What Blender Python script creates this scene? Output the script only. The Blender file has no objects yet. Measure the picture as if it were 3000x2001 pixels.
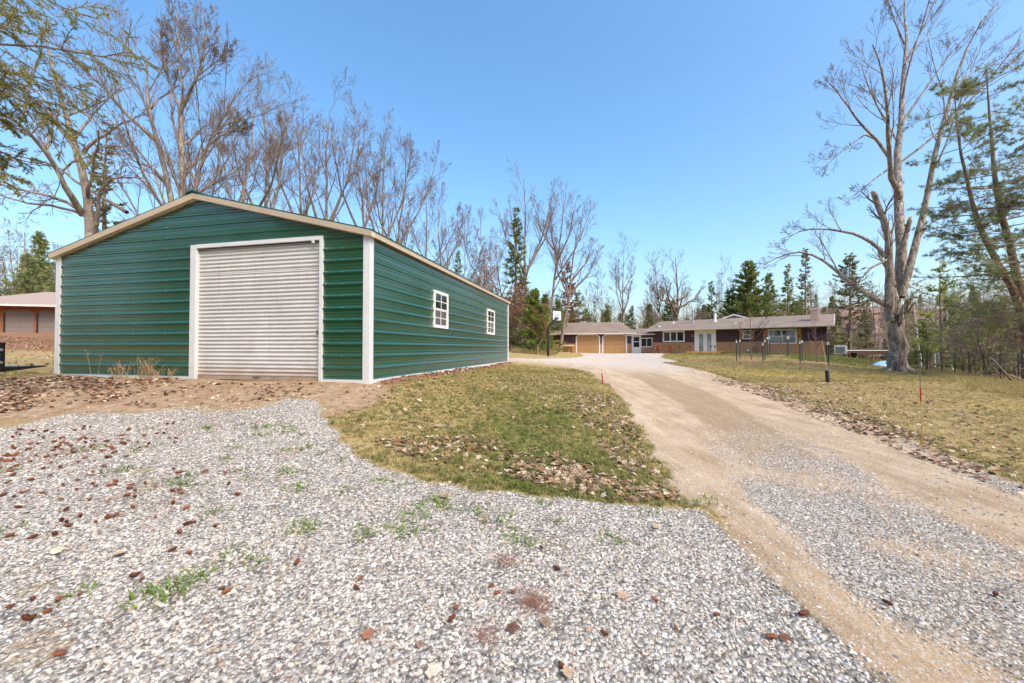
import bpy, math, random
import numpy as np
from mathutils import Vector, Matrix

R = math.radians
scene = bpy.context.scene
COL = scene.collection
random.seed(7)

# ------------------------------------------------------------------ camera
FPX, PITCH, CAMZ = 1150.0, R(1.0), 0.604
cam_d = bpy.data.cameras.new('camera')
cam_d.sensor_width = 36.0
cam_d.lens = FPX / 3000.0 * 36.0
cam_d.clip_start = 0.05
cam_d.clip_end = 3000.0
cam = bpy.data.objects.new('camera', cam_d)
COL.objects.link(cam)
cam.location = (0, 0, CAMZ)
cam.rotation_euler = (R(90) + PITCH, 0, 0)
scene.camera = cam

# ------------------------------------------------------------------ sky, sun, exposure
SUN_AZ, SUN_EL = R(140), R(47)          # azimuth clockwise from +Y (the view direction)
world = bpy.data.worlds.new('World')
scene.world = world
world.use_nodes = True
wt = world.node_tree
for n in list(wt.nodes):
    wt.nodes.remove(n)
w_out = wt.nodes.new('ShaderNodeOutputWorld')
w_bg = wt.nodes.new('ShaderNodeBackground')
w_sky = wt.nodes.new('ShaderNodeTexSky')
w_sky.sky_type = 'NISHITA'
w_sky.sun_disc = False
w_sky.sun_elevation = SUN_EL
w_sky.sun_rotation = SUN_AZ
w_sky.altitude = 300
w_sky.air_density = 1.2
w_sky.dust_density = 4.0
w_sky.ozone_density = 3.0
w_bg.inputs['Strength'].default_value = 0.14
w_hs = wt.nodes.new('ShaderNodeHueSaturation')
w_hs.inputs['Hue'].default_value = 0.495
w_hs.inputs["Saturation"].default_value = 1.2
wt.links.new(w_sky.outputs[0], w_hs.inputs['Color'])
wt.links.new(w_hs.outputs[0], w_bg.inputs[0])
wt.links.new(w_bg.outputs[0], w_out.inputs[0])

sun_d = bpy.data.lights.new('sun', 'SUN')
sun_d.energy = 1.5
sun_d.angle = R(28)
sun_d.color = (1.0, 0.9, 0.78)
sun = bpy.data.objects.new('sun', sun_d)
COL.objects.link(sun)
sdir = Vector((math.sin(SUN_AZ) * math.cos(SUN_EL), math.cos(SUN_AZ) * math.cos(SUN_EL), math.sin(SUN_EL)))
sun.rotation_euler = sdir.to_track_quat('Z', 'Y').to_euler()
sun.location = (0, -20, 40)

scene.view_settings.view_transform = 'Standard'
scene.view_settings.look = 'None'
scene.view_settings.exposure = 1.2
scene.view_settings.gamma = 1.0
scene.view_settings.use_curve_mapping = False
scene.cycles.max_bounces = 6
scene.cycles.transparent_max_bounces = 12
scene.cycles.use_denoising = True


# ------------------------------------------------------------------ projection helpers (pixels of the 3000x2001 photograph)
def ray(px, py):
    a, b = (px - 1500.0) / FPX, (1000.5 - py) / FPX
    c, s = math.cos(PITCH), math.sin(PITCH)
    return np.array([a, c - b * s, s + b * c])


def at(px, py, depth):
    """the point of that pixel's ray at distance depth along +Y"""
    d = ray(px, py)
    k = depth / d[1]
    return np.array([0, 0, CAMZ]) + d * k


# ------------------------------------------------------------------ colours and materials
def lin(h):
    h = h.lstrip('#')
    out = []
    for i in (0, 2, 4):
        v = int(h[i:i + 2], 16) / 255.0
        out.append(v / 12.92 if v <= 0.04045 else ((v + 0.055) / 1.055) ** 2.4)
    return (out[0], out[1], out[2], 1.0)


def shade(c, k):
    return (min(c[0] * k, 1), min(c[1] * k, 1), min(c[2] * k, 1), 1.0)


class NT:
    """small wrapper to wire shader nodes"""
    def __init__(self, name):
        self.m = bpy.data.materials.new(name)
        self.m.use_nodes = True
        self.t = self.m.node_tree
        self.bsdf = self.t.nodes['Principled BSDF']
        self.out = self.t.nodes['Material Output']

    def n(self, kind, **kw):
        nd = self.t.nodes.new('ShaderNode' + kind)
        for k, v in kw.items():
            if k.startswith('i_'):
                key = k[2:]
                key = int(key) if key.isdigit() else key
                self.put(nd, key, v)
            else:
                setattr(nd, k, v)
        return nd

    def put(self, nd, key, v):
        s = nd.inputs[key]
        if hasattr(v, 'is_output') and not isinstance(v, (int, float)):
            self.t.links.new(v, s)
        else:
            s.default_value = v

    def coord(self, kind='Object'):
        return self.n('TexCoord').outputs[kind]

    def noise(self, vec, scale, detail=4, rough=0.55, dist=0.0):
        nd = self.n('TexNoise')
        self.put(nd, 'Vector', vec)
        self.put(nd, 'Scale', float(scale))
        self.put(nd, 'Detail', float(detail))
        self.put(nd, 'Roughness', rough)
        self.put(nd, 'Distortion', dist)
        return nd.outputs['Fac']

    def voronoi(self, vec, scale, out='Distance', feature='F1'):
        nd = self.n('TexVoronoi', feature=feature)
        self.put(nd, 'Vector', vec)
        self.put(nd, 'Scale', float(scale))
        return nd.outputs[out]

    def ramp(self, fac, stops, interp='LINEAR'):
        nd = self.n('ValToRGB')
        cr = nd.color_ramp
        cr.interpolation = interp
        while len(cr.elements) < len(stops):
            cr.elements.new(0.5)
        for e, (p, c) in zip(cr.elements, stops):
            e.position = p
            e.color = c if len(c) == 4 else (*c, 1)
        self.put(nd, 0, fac)
        return nd.outputs['Color']

    def mix(self, fac, a, b, blend='MIX'):
        nd = self.n('Mix', data_type='RGBA', blend_type=blend)
        for key, v in ((0, fac), (6, a), (7, b)):
            self.put(nd, key, v)
        return nd.outputs[2]

    def math(self, op, a, b=None, c=None, clamp=False):
        nd = self.n('Math', operation=op, use_clamp=clamp)
        self.put(nd, 0, a)
        if b is not None:
            self.put(nd, 1, b)
        if c is not None:
            self.put(nd, 2, c)
        return nd.outputs[0]

    def smooth(self, v, lo, hi):
        nd = self.n('MapRange', interpolation_type='SMOOTHSTEP')
        self.put(nd, 'Value', v)
        self.put(nd, 'From Min', lo)
        self.put(nd, 'From Max', hi)
        return nd.outputs[0]

    def bump(self, h, strength=0.3, dist=0.02):
        nd = self.n('Bump')
        self.put(nd, 'Height', h)
        self.put(nd, 'Strength', strength)
        self.put(nd, 'Distance', dist)
        self.t.links.new(nd.outputs[0], self.bsdf.inputs['Normal'])

    def set(self, **kw):
        for k, v in kw.items():
            self.put(self.bsdf, {'color': 'Base Color', 'rough': 'Roughness', 'metal': 'Metallic',
                                 'spec': 'Specular IOR Level', 'coat': 'Coat Weight', 'coat_rough': 'Coat Roughness',
                                 'trans': 'Transmission Weight', 'alpha': 'Alpha'}[k], v)
        return self.m


def paint(name, col, rough=0.5, var=0.12, scale=3.0, stain=0.0, stain_col='#6b5a48', bump=0.0, bscale=60, spec=0.5, coat=0.0, metal=0.0):
    """plain surface with uneven tone, optional dirt patches and fine relief"""
    m = NT(name)
    c = lin(col) if isinstance(col, str) else col
    v = m.coord()
    f = m.noise(v, scale, 5, 0.6)
    colr = m.ramp(f, [(0.25, shade(c, 1 - var)), (0.75, shade(c, 1 + var))])
    if stain:
        s = m.noise(v, scale * 0.7 + 0.9, 6, 0.65, 0.4)
        colr = m.mix(m.math('MULTIPLY', m.smooth(s, 0.5, 0.75), stain), colr, lin(stain_col))
    m.set(color=colr, rough=m.math('MULTIPLY_ADD', m.noise(v, scale * 5, 3), 0.16, rough - 0.08), spec=spec, coat=coat, metal=metal)
    if bump:
        m.bump(m.noise(v, bscale, 4), bump, 0.01)
    return m.m


MAT = {}
MAT['barn_green'] = paint('barn_green_steel', '#10482a', 0.4, 0.12, 1.3, 0.16, '#37452f', spec=0.4, coat=0.62)
_b = MAT['barn_green'].node_tree.nodes['Principled BSDF']
_b.inputs['IOR'].default_value = 1.5
_b.inputs['Coat Roughness'].default_value = 0.13
_b.inputs['Coat IOR'].default_value = 2.15
MAT['barn_roof'] = paint('barn_roof_steel', '#135343', 0.34, 0.08, 1.0, spec=0.6)
MAT['trim_white'] = paint('white_trim_steel', '#d0d0ce', 0.42, 0.05, 2.0, 0.06, '#8b7a64')
MAT['trim_cream'] = paint('cream_trim_steel', '#cdbba2', 0.45, 0.06, 2.0, 0.10, '#8a7558')
MAT['screw'] = paint('screw_steel', '#a9b4ae', 0.35, 0.05, metal=0.6)
MAT['black_iron'] = paint('black_painted_metal', '#17181b', 0.5, 0.2, 6)
MAT['bracket_grey'] = paint('galvanised_bracket', '#8d9296', 0.4, 0.1, 8, metal=0.5)
MAT['red_lens'] = paint('red_lamp_lens', '#b3181f', 0.2, 0.05)
MAT['maroon'] = paint('maroon_siding', '#45272a', 0.6, 0.14, 2.0)
MAT['tan_siding'] = paint('tan_lap_siding', '#ad7f57', 0.65, 0.08, 1.6, bump=0.1)
MAT['tan_door'] = paint('tan_garage_door_paint', '#ad8452', 0.55, 0.05, 1.2)
MAT['house_white'] = paint('house_white_paint', '#e6e3dd', 0.5, 0.04, 2.0)
MAT['gutter'] = paint('pale_gutter', '#d9cfc4', 0.45, 0.05, 2.0)
MAT['soffit'] = paint('soffit_panels', '#b9a999', 0.6, 0.06, 2.0)
MAT['cedar'] = paint('cedar_boards', '#b27a3c', 0.7, 0.16, 5.0, bump=0.2)
MAT['deck_fresh'] = paint('fresh_step_lumber', '#c79a55', 0.75, 0.12, 4.0)
MAT['deck_dark'] = paint('stained_deck_wood', '#54352a', 0.7, 0.18, 4.0)
MAT['redwood'] = paint('red_stained_wood', '#8e3b24', 0.65, 0.15, 6.0)
MAT['chimney_brick'] = paint('chimney_brick_pink', '#c4a294', 0.85, 0.16, 9.0, bump=0.4)
MAT['mortar'] = paint('chimney_mortar', '#c9bcae', 0.9, 0.1, 9.0)
MAT['flue'] = paint('flue_pipe_metal', '#aab0b4', 0.35, 0.08, 4, metal=0.7)
MAT['hardware'] = paint('dark_hardware', '#2a2a2c', 0.4, 0.1, 6)
MAT['brass'] = paint('latch_brass', '#8f7a4a', 0.4, 0.15, 9, metal=0.6)
MAT['orange_wood'] = paint('orange_stained_posts', '#8f5a36', 0.65, 0.14, 4)
MAT['taupe_door'] = paint('taupe_door_paint', '#7d7166', 0.6, 0.06, 2)
MAT['curtain'] = paint('sheer_curtain', '#c9cbca', 0.85, 0.08, 5)
MAT['teal'] = paint('teal_hose', '#1d5563', 0.5, 0.1, 8)
MAT['post_green'] = paint('dark_steel_posts', '#26302d', 0.55, 0.15, 8)
MAT['white_tip'] = paint('white_post_tips', '#e9e9e6', 0.55, 0.03, 8)
MAT['wire'] = paint('wire_mesh_steel', '#5d6669', 0.5, 0.1, 8)
MAT['mulch'] = paint('wood_chip_mulch', '#a9825a', 0.95, 0.3, 14, bump=0.8, bscale=40)
MAT['sapling_bark'] = paint('sapling_bark', '#7c655a', 0.8, 0.2, 12)
MAT['stake_red'] = paint('stake_red', '#b0301c', 0.5, 0.08, 8)
MAT['stake_yellow'] = paint('stake_fibreglass', '#b99a4d', 0.5, 0.1, 8)
MAT['stake_tan'] = paint('bamboo_stake', '#c9a878', 0.7, 0.12, 8)
MAT['black_pipe'] = paint('black_corrugated_pipe', '#15141a', 0.55, 0.15, 8)
MAT['tarp'] = paint('blue_tarp', '#9fc3e4', 0.5, 0.1, 3, bump=0.3, bscale=8)
MAT['plastic_pale'] = paint('pale_plastic', '#cfd3d0', 0.5, 0.06, 3)
MAT['backboard'] = paint('backboard_acrylic', '#cfd6de', 0.25, 0.05, 3)
MAT['concrete'] = paint('pale_concrete', '#c3b9ab', 0.9, 0.08, 1.6, bump=0.15)


def glass_dark(name, tint='#14181a', rough=0.04):
    m = NT(name)
    v = m.coord()
    m.set(color=m.ramp(m.noise(v, 1.5, 2), [(0.3, shade(lin(tint), 0.7)), (0.7, shade(lin(tint), 1.5))]), rough=rough, spec=0.9)
    m.bump(m.noise(v, 1.2, 1), 0.03, 0.02)
    return m.m


MAT['glass'] = glass_dark('window_glass')
MAT['glass_screen'] = glass_dark('window_behind_screen', '#4b4646', 0.45)
MAT['glass_frost'] = glass_dark('door_glass_with_blind', '#8f9896', 0.15)


def shingles():
    m = NT('asphalt_shingles')
    v = m.coord()
    br = m.n('TexBrick', offset=0.5)
    m.put(br, 'Vector', v)
    m.put(br, 'Scale', 1.0)
    m.put(br, 'Brick Width', 0.3)
    m.put(br, 'Row Height', 0.14)
    m.put(br, 'Mortar Size', 0.008)
    m.put(br, 'Color1', lin('#8a7a6c'))
    m.put(br, 'Color2', lin('#746659'))
    m.put(br, 'Mortar', lin('#5f5148'))
    big = m.noise(v, 0.7, 5, 0.6)
    colr = m.mix(m.smooth(big, 0.35, 0.7), br.outputs['Color'], lin('#8d7e70'))
    colr = m.mix(0.35, colr, m.ramp(m.noise(v, 30, 3), [(0.3, lin('#63574d')), (0.7, lin('#9c8c7d'))]))
    m.set(color=colr, rough=0.93, spec=0.2)
    m.bump(br.outputs['Fac'], 0.3, 0.01)
    return m.m


MAT['shingle'] = shingles()


def curtain_steel():
    m = NT('roller_door_steel')
    v = m.coord()
    z = m.n('SeparateXYZ', i_0=v).outputs[2]
    base = m.ramp(m.noise(v, 1.1, 5, 0.6), [(0.3, lin('#b7b4ae')), (0.7, lin('#cac8c3'))])
    # mud splashed up from the threshold, uneven edge
    edge = m.math('ADD', z, m.math('MULTIPLY', m.noise(v, 3.0, 5), -0.35))
    colr = m.mix(m.math('MULTIPLY', m.smooth(edge, 0.16, -0.22), 0.75), base, lin('#9c7f66'))
    streak = m.n('Mapping', i_0=v)
    streak.inputs['Scale'].default_value = (5.0, 1.0, 0.35)
    colr = m.mix(m.math('MULTIPLY', m.smooth(m.noise(streak.outputs[0], 2.0, 5), 0.52, 0.8), 0.35), colr, lin('#a8947f'))
    m.set(color=colr, rough=0.42, spec=0.5)
    return m.m


MAT['roller'] = curtain_steel()


def bark(name, dark, light, scale=6.0, streak=0.25, lichen=None, bump=0.5, dist=0.03):
    m = NT(name)
    v = m.coord()
    mp = m.n('Mapping', i_0=v)
    mp.inputs['Scale'].default_value = (1, 1, streak)
    f = m.noise(mp.outputs[0], scale, 6, 0.68, 0.5)
    colr = m.ramp(f, [(0.33, lin(dark)), (0.62, lin(light))])
    if lichen:
        colr = m.mix(m.smooth(m.noise(v, scale * 0.55, 6, 0.7), 0.54, 0.68), colr, lin(lichen))
    m.set(color=colr, rough=0.92, spec=0.2)
    m.bump(f, bump, dist)
    return m.m


MAT['bark_maple'] = bark('maple_bark', '#4a3d33', '#b3a493', 7.0, 0.22, '#c6c1b1', 1.0, 0.10)
MAT['bark_limb'] = bark('limb_bark', '#5b4a40', '#a1917f', 6.0, 0.4, '#aaa597', 0.5)
MAT['bark_wood'] = bark('woodland_bark', '#54443b', '#93806f', 7.0, 0.3, None, 0.4)
MAT['bark_warm'] = bark('warm_bark', '#574b42', '#988a7b', 6.0, 0.3, '#a39a86', 0.5)
MAT['bark_pine'] = bark('pine_bark', '#55453a', '#988370', 9.0, 0.5, None, 0.6)
MAT['bark_birch'] = bark('birch_bark', '#8f8a84', '#d8d3ca', 3.0, 3.0, None, 0.2)
MAT['twig'] = bark('bare_twigs', '#51453b', '#8f7f6e', 3.0, 1.0, None, 0.0)
MAT['twig_grey'] = bark('grey_dead_twigs', '#66594e', '#a08f80', 3.0, 1.0, None, 0.0)
MAT['twig_red'] = bark('reddish_twigs', '#594838', '#97836d', 3.0, 1.0, None, 0.0)
MAT['broken_wood'] = bark('broken_heartwood', '#a5774c', '#cba276', 6.0, 0.2, None, 0.3)


def foliage(name, a, b, c, scale=0.9, rough=0.75, trans=0.45):
    m = NT(name)
    v = m.coord()
    rnd = m.n('ObjectInfo').outputs['Random']
    f = m.noise(v, scale, 4, 0.7)
    f = m.math('ADD', m.math('MULTIPLY', f, 0.8), m.math('MULTIPLY', rnd, 0.2))
    g = m.noise(v, scale * 9, 3, 0.7)
    colr = m.ramp(f, [(0.3, lin(a)), (0.52, lin(b)), (0.72, lin(c))])
    colr = m.mix(0.45, colr, m.ramp(g, [(0.3, lin(a)), (0.7, lin(c))]))
    m.set(color=colr, rough=rough, spec=0.25)
    m.put(m.bsdf, 'Subsurface Weight', 0.0)
    tr = m.n('BsdfTranslucent')
    m.put(tr, 'Color', colr)
    mx = m.n('MixShader')
    m.put(mx, 0, trans)
    m.t.links.new(m.bsdf.outputs[0], mx.inputs[1])
    m.t.links.new(tr.outputs[0], mx.inputs[2])
    m.t.links.new(mx.outputs[0], m.out.inputs['Surface'])
    return m.m


MAT['spruce'] = foliage('spruce_needles', '#4b5927', '#788642', '#a4a762')
MAT['spruce_bright'] = foliage('young_spruce_needles', '#485c22', '#768c3a', '#a2ad58')
MAT['spruce_dry'] = foliage('thin_grey_spruce_needles', '#5d5f3c', '#86835a', '#a8a17c')
MAT['pine'] = foliage('pine_needles', '#59673a', '#8f9a62', '#c0bb86')
MAT['pine_light'] = foliage('soft_pine_needles', '#687a38', '#9ca65c', '#c4c282')
MAT['pine_rust'] = foliage('rusty_pine_needles', '#5f3a2a', '#8d5a44', '#b18468')
MAT['near_spruce'] = foliage('near_spruce_needles', '#66642a', '#9d974a', '#c6be72', 2.5)
MAT['dead_leaf'] = foliage('clinging_brown_leaves', '#7a4c2f', '#b07b54', '#d5a883', 2.0)
MAT['rust_leaf'] = foliage('clinging_rust_leaves', '#6d3826', '#a25a41', '#c88a6a', 2.0)


# ------------------------------------------------------------------ object helpers
def tag(o, label=None, cat=None, group=None, kind=None):
    if label:
        o['label'] = label
    if cat:
        o['category'] = cat
    if group:
        o['group'] = group
    if kind:
        o['kind'] = kind
    return o


def thing(name, label, cat, loc=(0, 0, 0), rz=0.0, group=None):
    o = bpy.data.objects.new(name, None)
    o.empty_display_size = 0.2
    COL.objects.link(o)
    o.location = tuple(float(x) for x in loc)
    o.rotation_euler = (0, 0, rz)
    return tag(o, label, cat, group)


def link(name, me, mat=None, parent=None, smooth=False):
    if mat is not None and not me.materials:
        me.materials.append(MAT[mat] if isinstance(mat, str) else mat)
    o = bpy.data.objects.new(name, me)
    COL.objects.link(o)
    if parent is not None:
        o.parent = parent
    if smooth:
        me.shade_smooth()
    return o


def np_mesh(name, verts, quads=None, tris=None, smooth=False):
    """fast mesh from numpy arrays"""
    me = bpy.data.meshes.new(name)
    verts = np.asarray(verts, dtype=np.float32).reshape(-1, 3)
    q = np.zeros((0, 4), np.int32) if quads is None or len(quads) == 0 else np.asarray(quads, np.int32)
    t = np.zeros((0, 3), np.int32) if tris is None or len(tris) == 0 else np.asarray(tris, np.int32)
    me.vertices.add(len(verts))
    me.vertices.foreach_set('co', verts.ravel())
    loops = np.concatenate([q.ravel(), t.ravel()])
    me.loops.add(len(loops))
    me.loops.foreach_set('vertex_index', loops)
    starts = np.concatenate([np.arange(len(q)) * 4, len(q) * 4 + np.arange(len(t)) * 3]).astype(np.int32)
    me.polygons.add(len(q) + len(t))
    me.polygons.foreach_set('loop_start', starts)
    me.update(calc_edges=True)
    me.validate()
    if smooth:
        me.shade_smooth()
    return me


class MB:
    """collects boxes, prisms and tubes for ONE mesh"""
    def __init__(self):
        self.v, self.f = [], []

    def poly(self, pts, faces):
        b = len(self.v)
        self.v += [tuple(float(c) for c in p) for p in pts]
        self.f += [tuple(b + i for i in fc) for fc in faces]
        return self

    def box(self, x0, x1, y0, y1, z0, z1):
        return self.poly([(x0, y0, z0), (x1, y0, z0), (x1, y1, z0), (x0, y1, z0), (x0, y0, z1), (x1, y0, z1), (x1, y1, z1), (x0, y1, z1)],
                         [(0, 3, 2, 1), (4, 5, 6, 7), (0, 1, 5, 4), (1, 2, 6, 5), (2, 3, 7, 6), (3, 0, 4, 7)])

    def beam(self, a, b, w, h, up=(0, 0, 1)):
        """rectangular bar from a to b"""
        a, b = Vector(a), Vector(b)
        d = (b - a).normalized()
        s = d.cross(Vector(up))
        if s.length < 1e-4:
            s = Vector((1, 0, 0))
        s.normalize()
        u = s.cross(d).normalized()
        s, u = s * w / 2, u * h / 2
        p = [a - s - u, a + s - u, a + s + u, a - s + u, b - s - u, b + s - u, b + s + u, b - s + u]
        return self.poly(p, [(0, 3, 2, 1), (4, 5, 6, 7), (0, 1, 5, 4), (1, 2, 6, 5), (2, 3, 7, 6), (3, 0, 4, 7)])

    def prism(self, prof, y0, y1, axis='y'):
        """closed 2-D profile (a,b) extruded along an axis"""
        n = len(prof)
        mk = {'y': lambda a, b, t: (a, t, b), 'x': lambda a, b, t: (t, a, b), 'z': lambda a, b, t: (a, b, t)}[axis]
        pts = [mk(a, b, y0) for a, b in prof] + [mk(a, b, y1) for a, b in prof]
        fs = [tuple(range(n))[::-1], tuple(range(n, 2 * n))]
        fs += [(i, (i + 1) % n, n + (i + 1) % n, n + i) for i in range(n)]
        return self.poly(pts, fs)

    def tube(self, pts, r, n=8, caps=True):
        pts = [Vector(p) for p in pts]
        rs = r if isinstance(r, (list, tuple)) else [r] * len(pts)
        b0 = len(self.v)
        ref = Vector((0.31, 0.2, 0.93))
        for i, p in enumerate(pts):
            t = (pts[min(i + 1, len(pts) - 1)] - pts[max(i - 1, 0)]).normalized()
            a = t.cross(ref if abs(t.dot(ref)) < 0.95 else Vector((1, 0, 0))).normalized()
            c = t.cross(a)
            for k in range(n):
                w = 2 * math.pi * k / n
                q = p + (a * math.cos(w) + c * math.sin(w)) * rs[i]
                self.v.append(tuple(q))
        for i in range(len(pts) - 1):
            for k in range(n):
                k2 = (k + 1) % n
                self.f.append((b0 + i * n + k, b0 + i * n + k2, b0 + (i + 1) * n + k2, b0 + (i + 1) * n + k))
        if caps:
            self.f.append(tuple(b0 + k for k in range(n))[::-1])
            self.f.append(tuple(b0 + (len(pts) - 1) * n + k for k in range(n)))
        return self

    def build(self, name, mat, parent=None, smooth=False, bevel=0.0):
        me = bpy.data.meshes.new(name)
        me.from_pydata(self.v, [], self.f)
        me.update()
        o = link(name, me, mat, parent, smooth)
        if bevel:
            md = o.modifiers.new('bevel', 'BEVEL')
            md.width = bevel
            md.segments = 2
            md.limit_method = 'ANGLE'
        return o


def box(name, mat, parent, x0, x1, y0, y1, z0, z1, bevel=0.0):
    return MB().box(x0, x1, y0, y1, z0, z1).build(name, mat, parent, bevel=bevel)


# ------------------------------------------------------------------ terrain shape: smooth surface through measured heights
CTRL = np.array([
    (0, 0, -.86), (-4, 1, -.83), (4, 1, -.88), (0, -6, -.9), (-9, -6, -.75), (9, -6, -1.0), (2, 3.4, -.86),
    (-2.69, 7.36, -.055), (-5.2, 7.93, -.05), (-8, 8.55, -.02), (-10.6, 9.08, .0), (-.1, 18.4, -.01), (-1.4, 12.9, -.03), (-8, 20.2, .1),
    (-5.5, 5.0, -.42), (-2.6, 5.2, -.42), (-9.5, 6, -.2), (-0.2, 9.5, -.32), (0.0, 6.0, -.62), (1.2, 14.5, -.3),
    (1.53, 6.16, -.8), (6.03, 5.77, -.85), (12.05, 15, -.7), (20.2, 20.7, -.6), (5.5, 14, -.66),
    (4.5, 26, -.28), (1.2, 23.5, -.06), (3, 32, -.05), (9, 46, .03), (15.5, 43, .05), (26.8, 33.5, -.03), (21, 38, 0.03),
    (15.3, 26.7, -.3), (17.6, 23.6, -.36), (26, 28, -.45), (33, 40, -2.2), (42, 34, -2.4), (30, 22, -1.0),
    (18, 16, -.66), (13, 10, -.7), (24, 14, -1.0), (30, 5, -1.4), (-11.5, 8.5, .05), (-16, 12, .45), (-30, 24, 1.3), (-44.6, 36, 2.05), (-52, 44, 2.2),
    (-20, 2, .3), (-25, 30, 1.2), (-14, 30, .7), (-4, 34, .5), (2, 50, .5), (12, 62, .6), (30, 62, -.8), (60, 60, -3), (-60, 80, 3), (0, 110, 1.0),
    (90, 120, -1), (-120, 120, 4), (160, 0, -4), (-160, 0, 2), (0, -60, -1.5), (0, 260, 3), (-160, 260, 6), (160, 260, 4)], dtype=float)


def _tps(r2):
    return np.where(r2 > 1e-9, 0.5 * r2 * np.log(np.maximum(r2, 1e-9)), 0.0)


def _fit():
    xy = CTRL[:, :2] / 50.0
    n = len(xy)
    d2 = ((xy[:, None] - xy[None]) ** 2).sum(-1)
    A = np.zeros((n + 3, n + 3))
    A[:n, :n] = _tps(d2) + np.eye(n) * 2e-5
    A[:n, n] = 1
    A[:n, n + 1:] = xy
    A[n, :n] = 1
    A[n + 1:, :n] = xy.T
    b = np.zeros(n + 3)
    b[:n] = CTRL[:, 2]
    return np.linalg.solve(A, b)


_W = _fit()


def hgt(x, y):
    """terrain height; arrays or numbers"""
    x = np.asarray(x, float)
    y = np.asarray(y, float)
    sh = x.shape
    p = np.stack([x.ravel(), y.ravel()], 1) / 50.0
    out = np.empty(len(p))
    xy = CTRL[:, :2] / 50.0
    for s in range(0, len(p), 20000):
        q = p[s:s + 20000]
        d2 = ((q[:, None] - xy[None]) ** 2).sum(-1)
        out[s:s + 20000] = _tps(d2) @ _W[:-3] + _W[-3] + q @ _W[-2:]
    x, y = p[:, 0] * 50, p[:, 1] * 50
    amp = np.clip(np.hypot(x, y) / 10, 0.4, 1.0)
    out += amp * (0.018 * np.sin(x * 1.7 + 0.6 * np.sin(y * 1.1)) * np.cos(y * 1.3 + 0.5) + 0.010 * np.sin(x * 4.1 + y * 2.3) * np.sin(y * 3.7 - x))
    return out.reshape(sh)


def g1(x, y):
    return float(hgt(np.array([x]), np.array([y]))[0])


def ground_px(pts):
    """where the rays of those pixels first meet the terrain"""
    out = []
    ts = np.concatenate([np.linspace(0.8, 12, 113), np.linspace(12.2, 60, 160)])
    for px, py in pts:
        d = ray(px, py)
        d = d / d[1]
        P = np.array([0, 0, CAMZ])[None] + d[None] * ts[:, None]
        h = hgt(P[:, 0], P[:, 1])
        below = np.nonzero(P[:, 2] <= h)[0]
        if len(below) == 0:
            t = ts[-1]
        else:
            i = max(below[0], 1)
            a0, a1 = P[i - 1, 2] - h[i - 1], P[i, 2] - h[i]
            t = ts[i - 1] + (ts[i] - ts[i - 1]) * a0 / (a0 - a1 + 1e-9)
        out.append((d[0] * t, d[1] * t))
    return np.array(out)


def inside(poly, x, y):
    x, y = np.asarray(x), np.asarray(y)
    c = np.zeros(x.shape, bool)
    n = len(poly)
    for i in range(n):
        x0, y0 = poly[i]
        x1, y1 = poly[(i + 1) % n]
        if y0 == y1:
            continue
        hit = ((y0 > y) != (y1 > y)) & (x < (x1 - x0) * (y - y0) / (y1 - y0) + x0)
        c ^= hit
    return c


def dist_line(pts, x, y, closed=False):
    x, y = np.asarray(x, float), np.asarray(y, float)
    best = np.full(x.shape, 1e9)
    n = len(pts)
    for i in range(n if closed else n - 1):
        x0, y0 = pts[i]
        x1, y1 = pts[(i + 1) % n]
        dx, dy = x1 - x0, y1 - y0
        t = np.clip(((x - x0) * dx + (y - y0) * dy) / (dx * dx + dy * dy + 1e-12), 0, 1)
        best = np.minimum(best, np.hypot(x - x0 - t * dx, y - y0 - t * dy))
    return best


def sdf(poly, x, y):
    """positive inside"""
    d = dist_line(poly, x, y, True)
    return np.where(inside(poly, x, y), d, -d)


PAD = ground_px([(945, 1168), (948, 1210), (1000, 1290), (1100, 1350), (1250, 1400), (1400, 1435), (1550, 1458), (1700, 1472), (1850, 1480), (1990, 1474), (2080, 1490),
                 (2160, 1570), (2240, 1645), (2330, 1730), (2420, 1815), (2560, 1920), (2650, 2001)])
PAD = np.concatenate([PAD, [(1.9, -6), (-12, -6), (-12, 3)], ground_px([(0, 1250), (200, 1215), (400, 1205), (560, 1183), (650, 1200), (750, 1190), (840, 1166)])])
DRIVE_L = ground_px([(2650, 2001), (2560, 1920), (2420, 1815), (2330, 1730), (2240, 1645), (2160, 1570), (2080, 1490), (2000, 1472), (1965, 1390), (1905, 1290), (1835, 1180), (1790, 1130), (1740, 1098), (1690, 1079), (1600, 1067), (1500, 1061)])
DRIVE_F = [(-3.5, 22.6), (-3.5, 25.0)]
DRIVE_T = ground_px([(1500, 1050), (1600, 1050), (1690, 1047), (1712, 1042)])
DRIVE_H = [(7.9, 46.6), (13.8, 45.2), (15.4, 43.3), (16.6, 41.8)]
DRIVE_R = ground_px([(1935, 1047), (1990, 1060), (1940, 1063), (1975, 1070), (2060, 1087), (2200, 1127), (2400, 1192), (2600, 1265), (2800, 1347), (3000, 1435)])
DRIVE = np.concatenate([DRIVE_L, DRIVE_F, DRIVE_T, DRIVE_H, DRIVE_R, [(4.95, 2.5), (4.7, -6), (1.9, -6)]])
RUT_A = np.concatenate([[(2.0, -4)], ground_px([(2700, 2001), (2560, 1950), (2430, 1840), (2310, 1720), (2220, 1620), (2130, 1510), (2055, 1400), (1990, 1300), (1905, 1180), (1820, 1110), (1760, 1085)])])
RUT_B = np.concatenate([[(3.5, -4), (3.75, 1.2)], ground_px([(3000, 1545), (2800, 1440), (2600, 1345), (2400, 1255), (2250, 1190), (2100, 1132), (1990, 1097), (1880, 1075)])])


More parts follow.
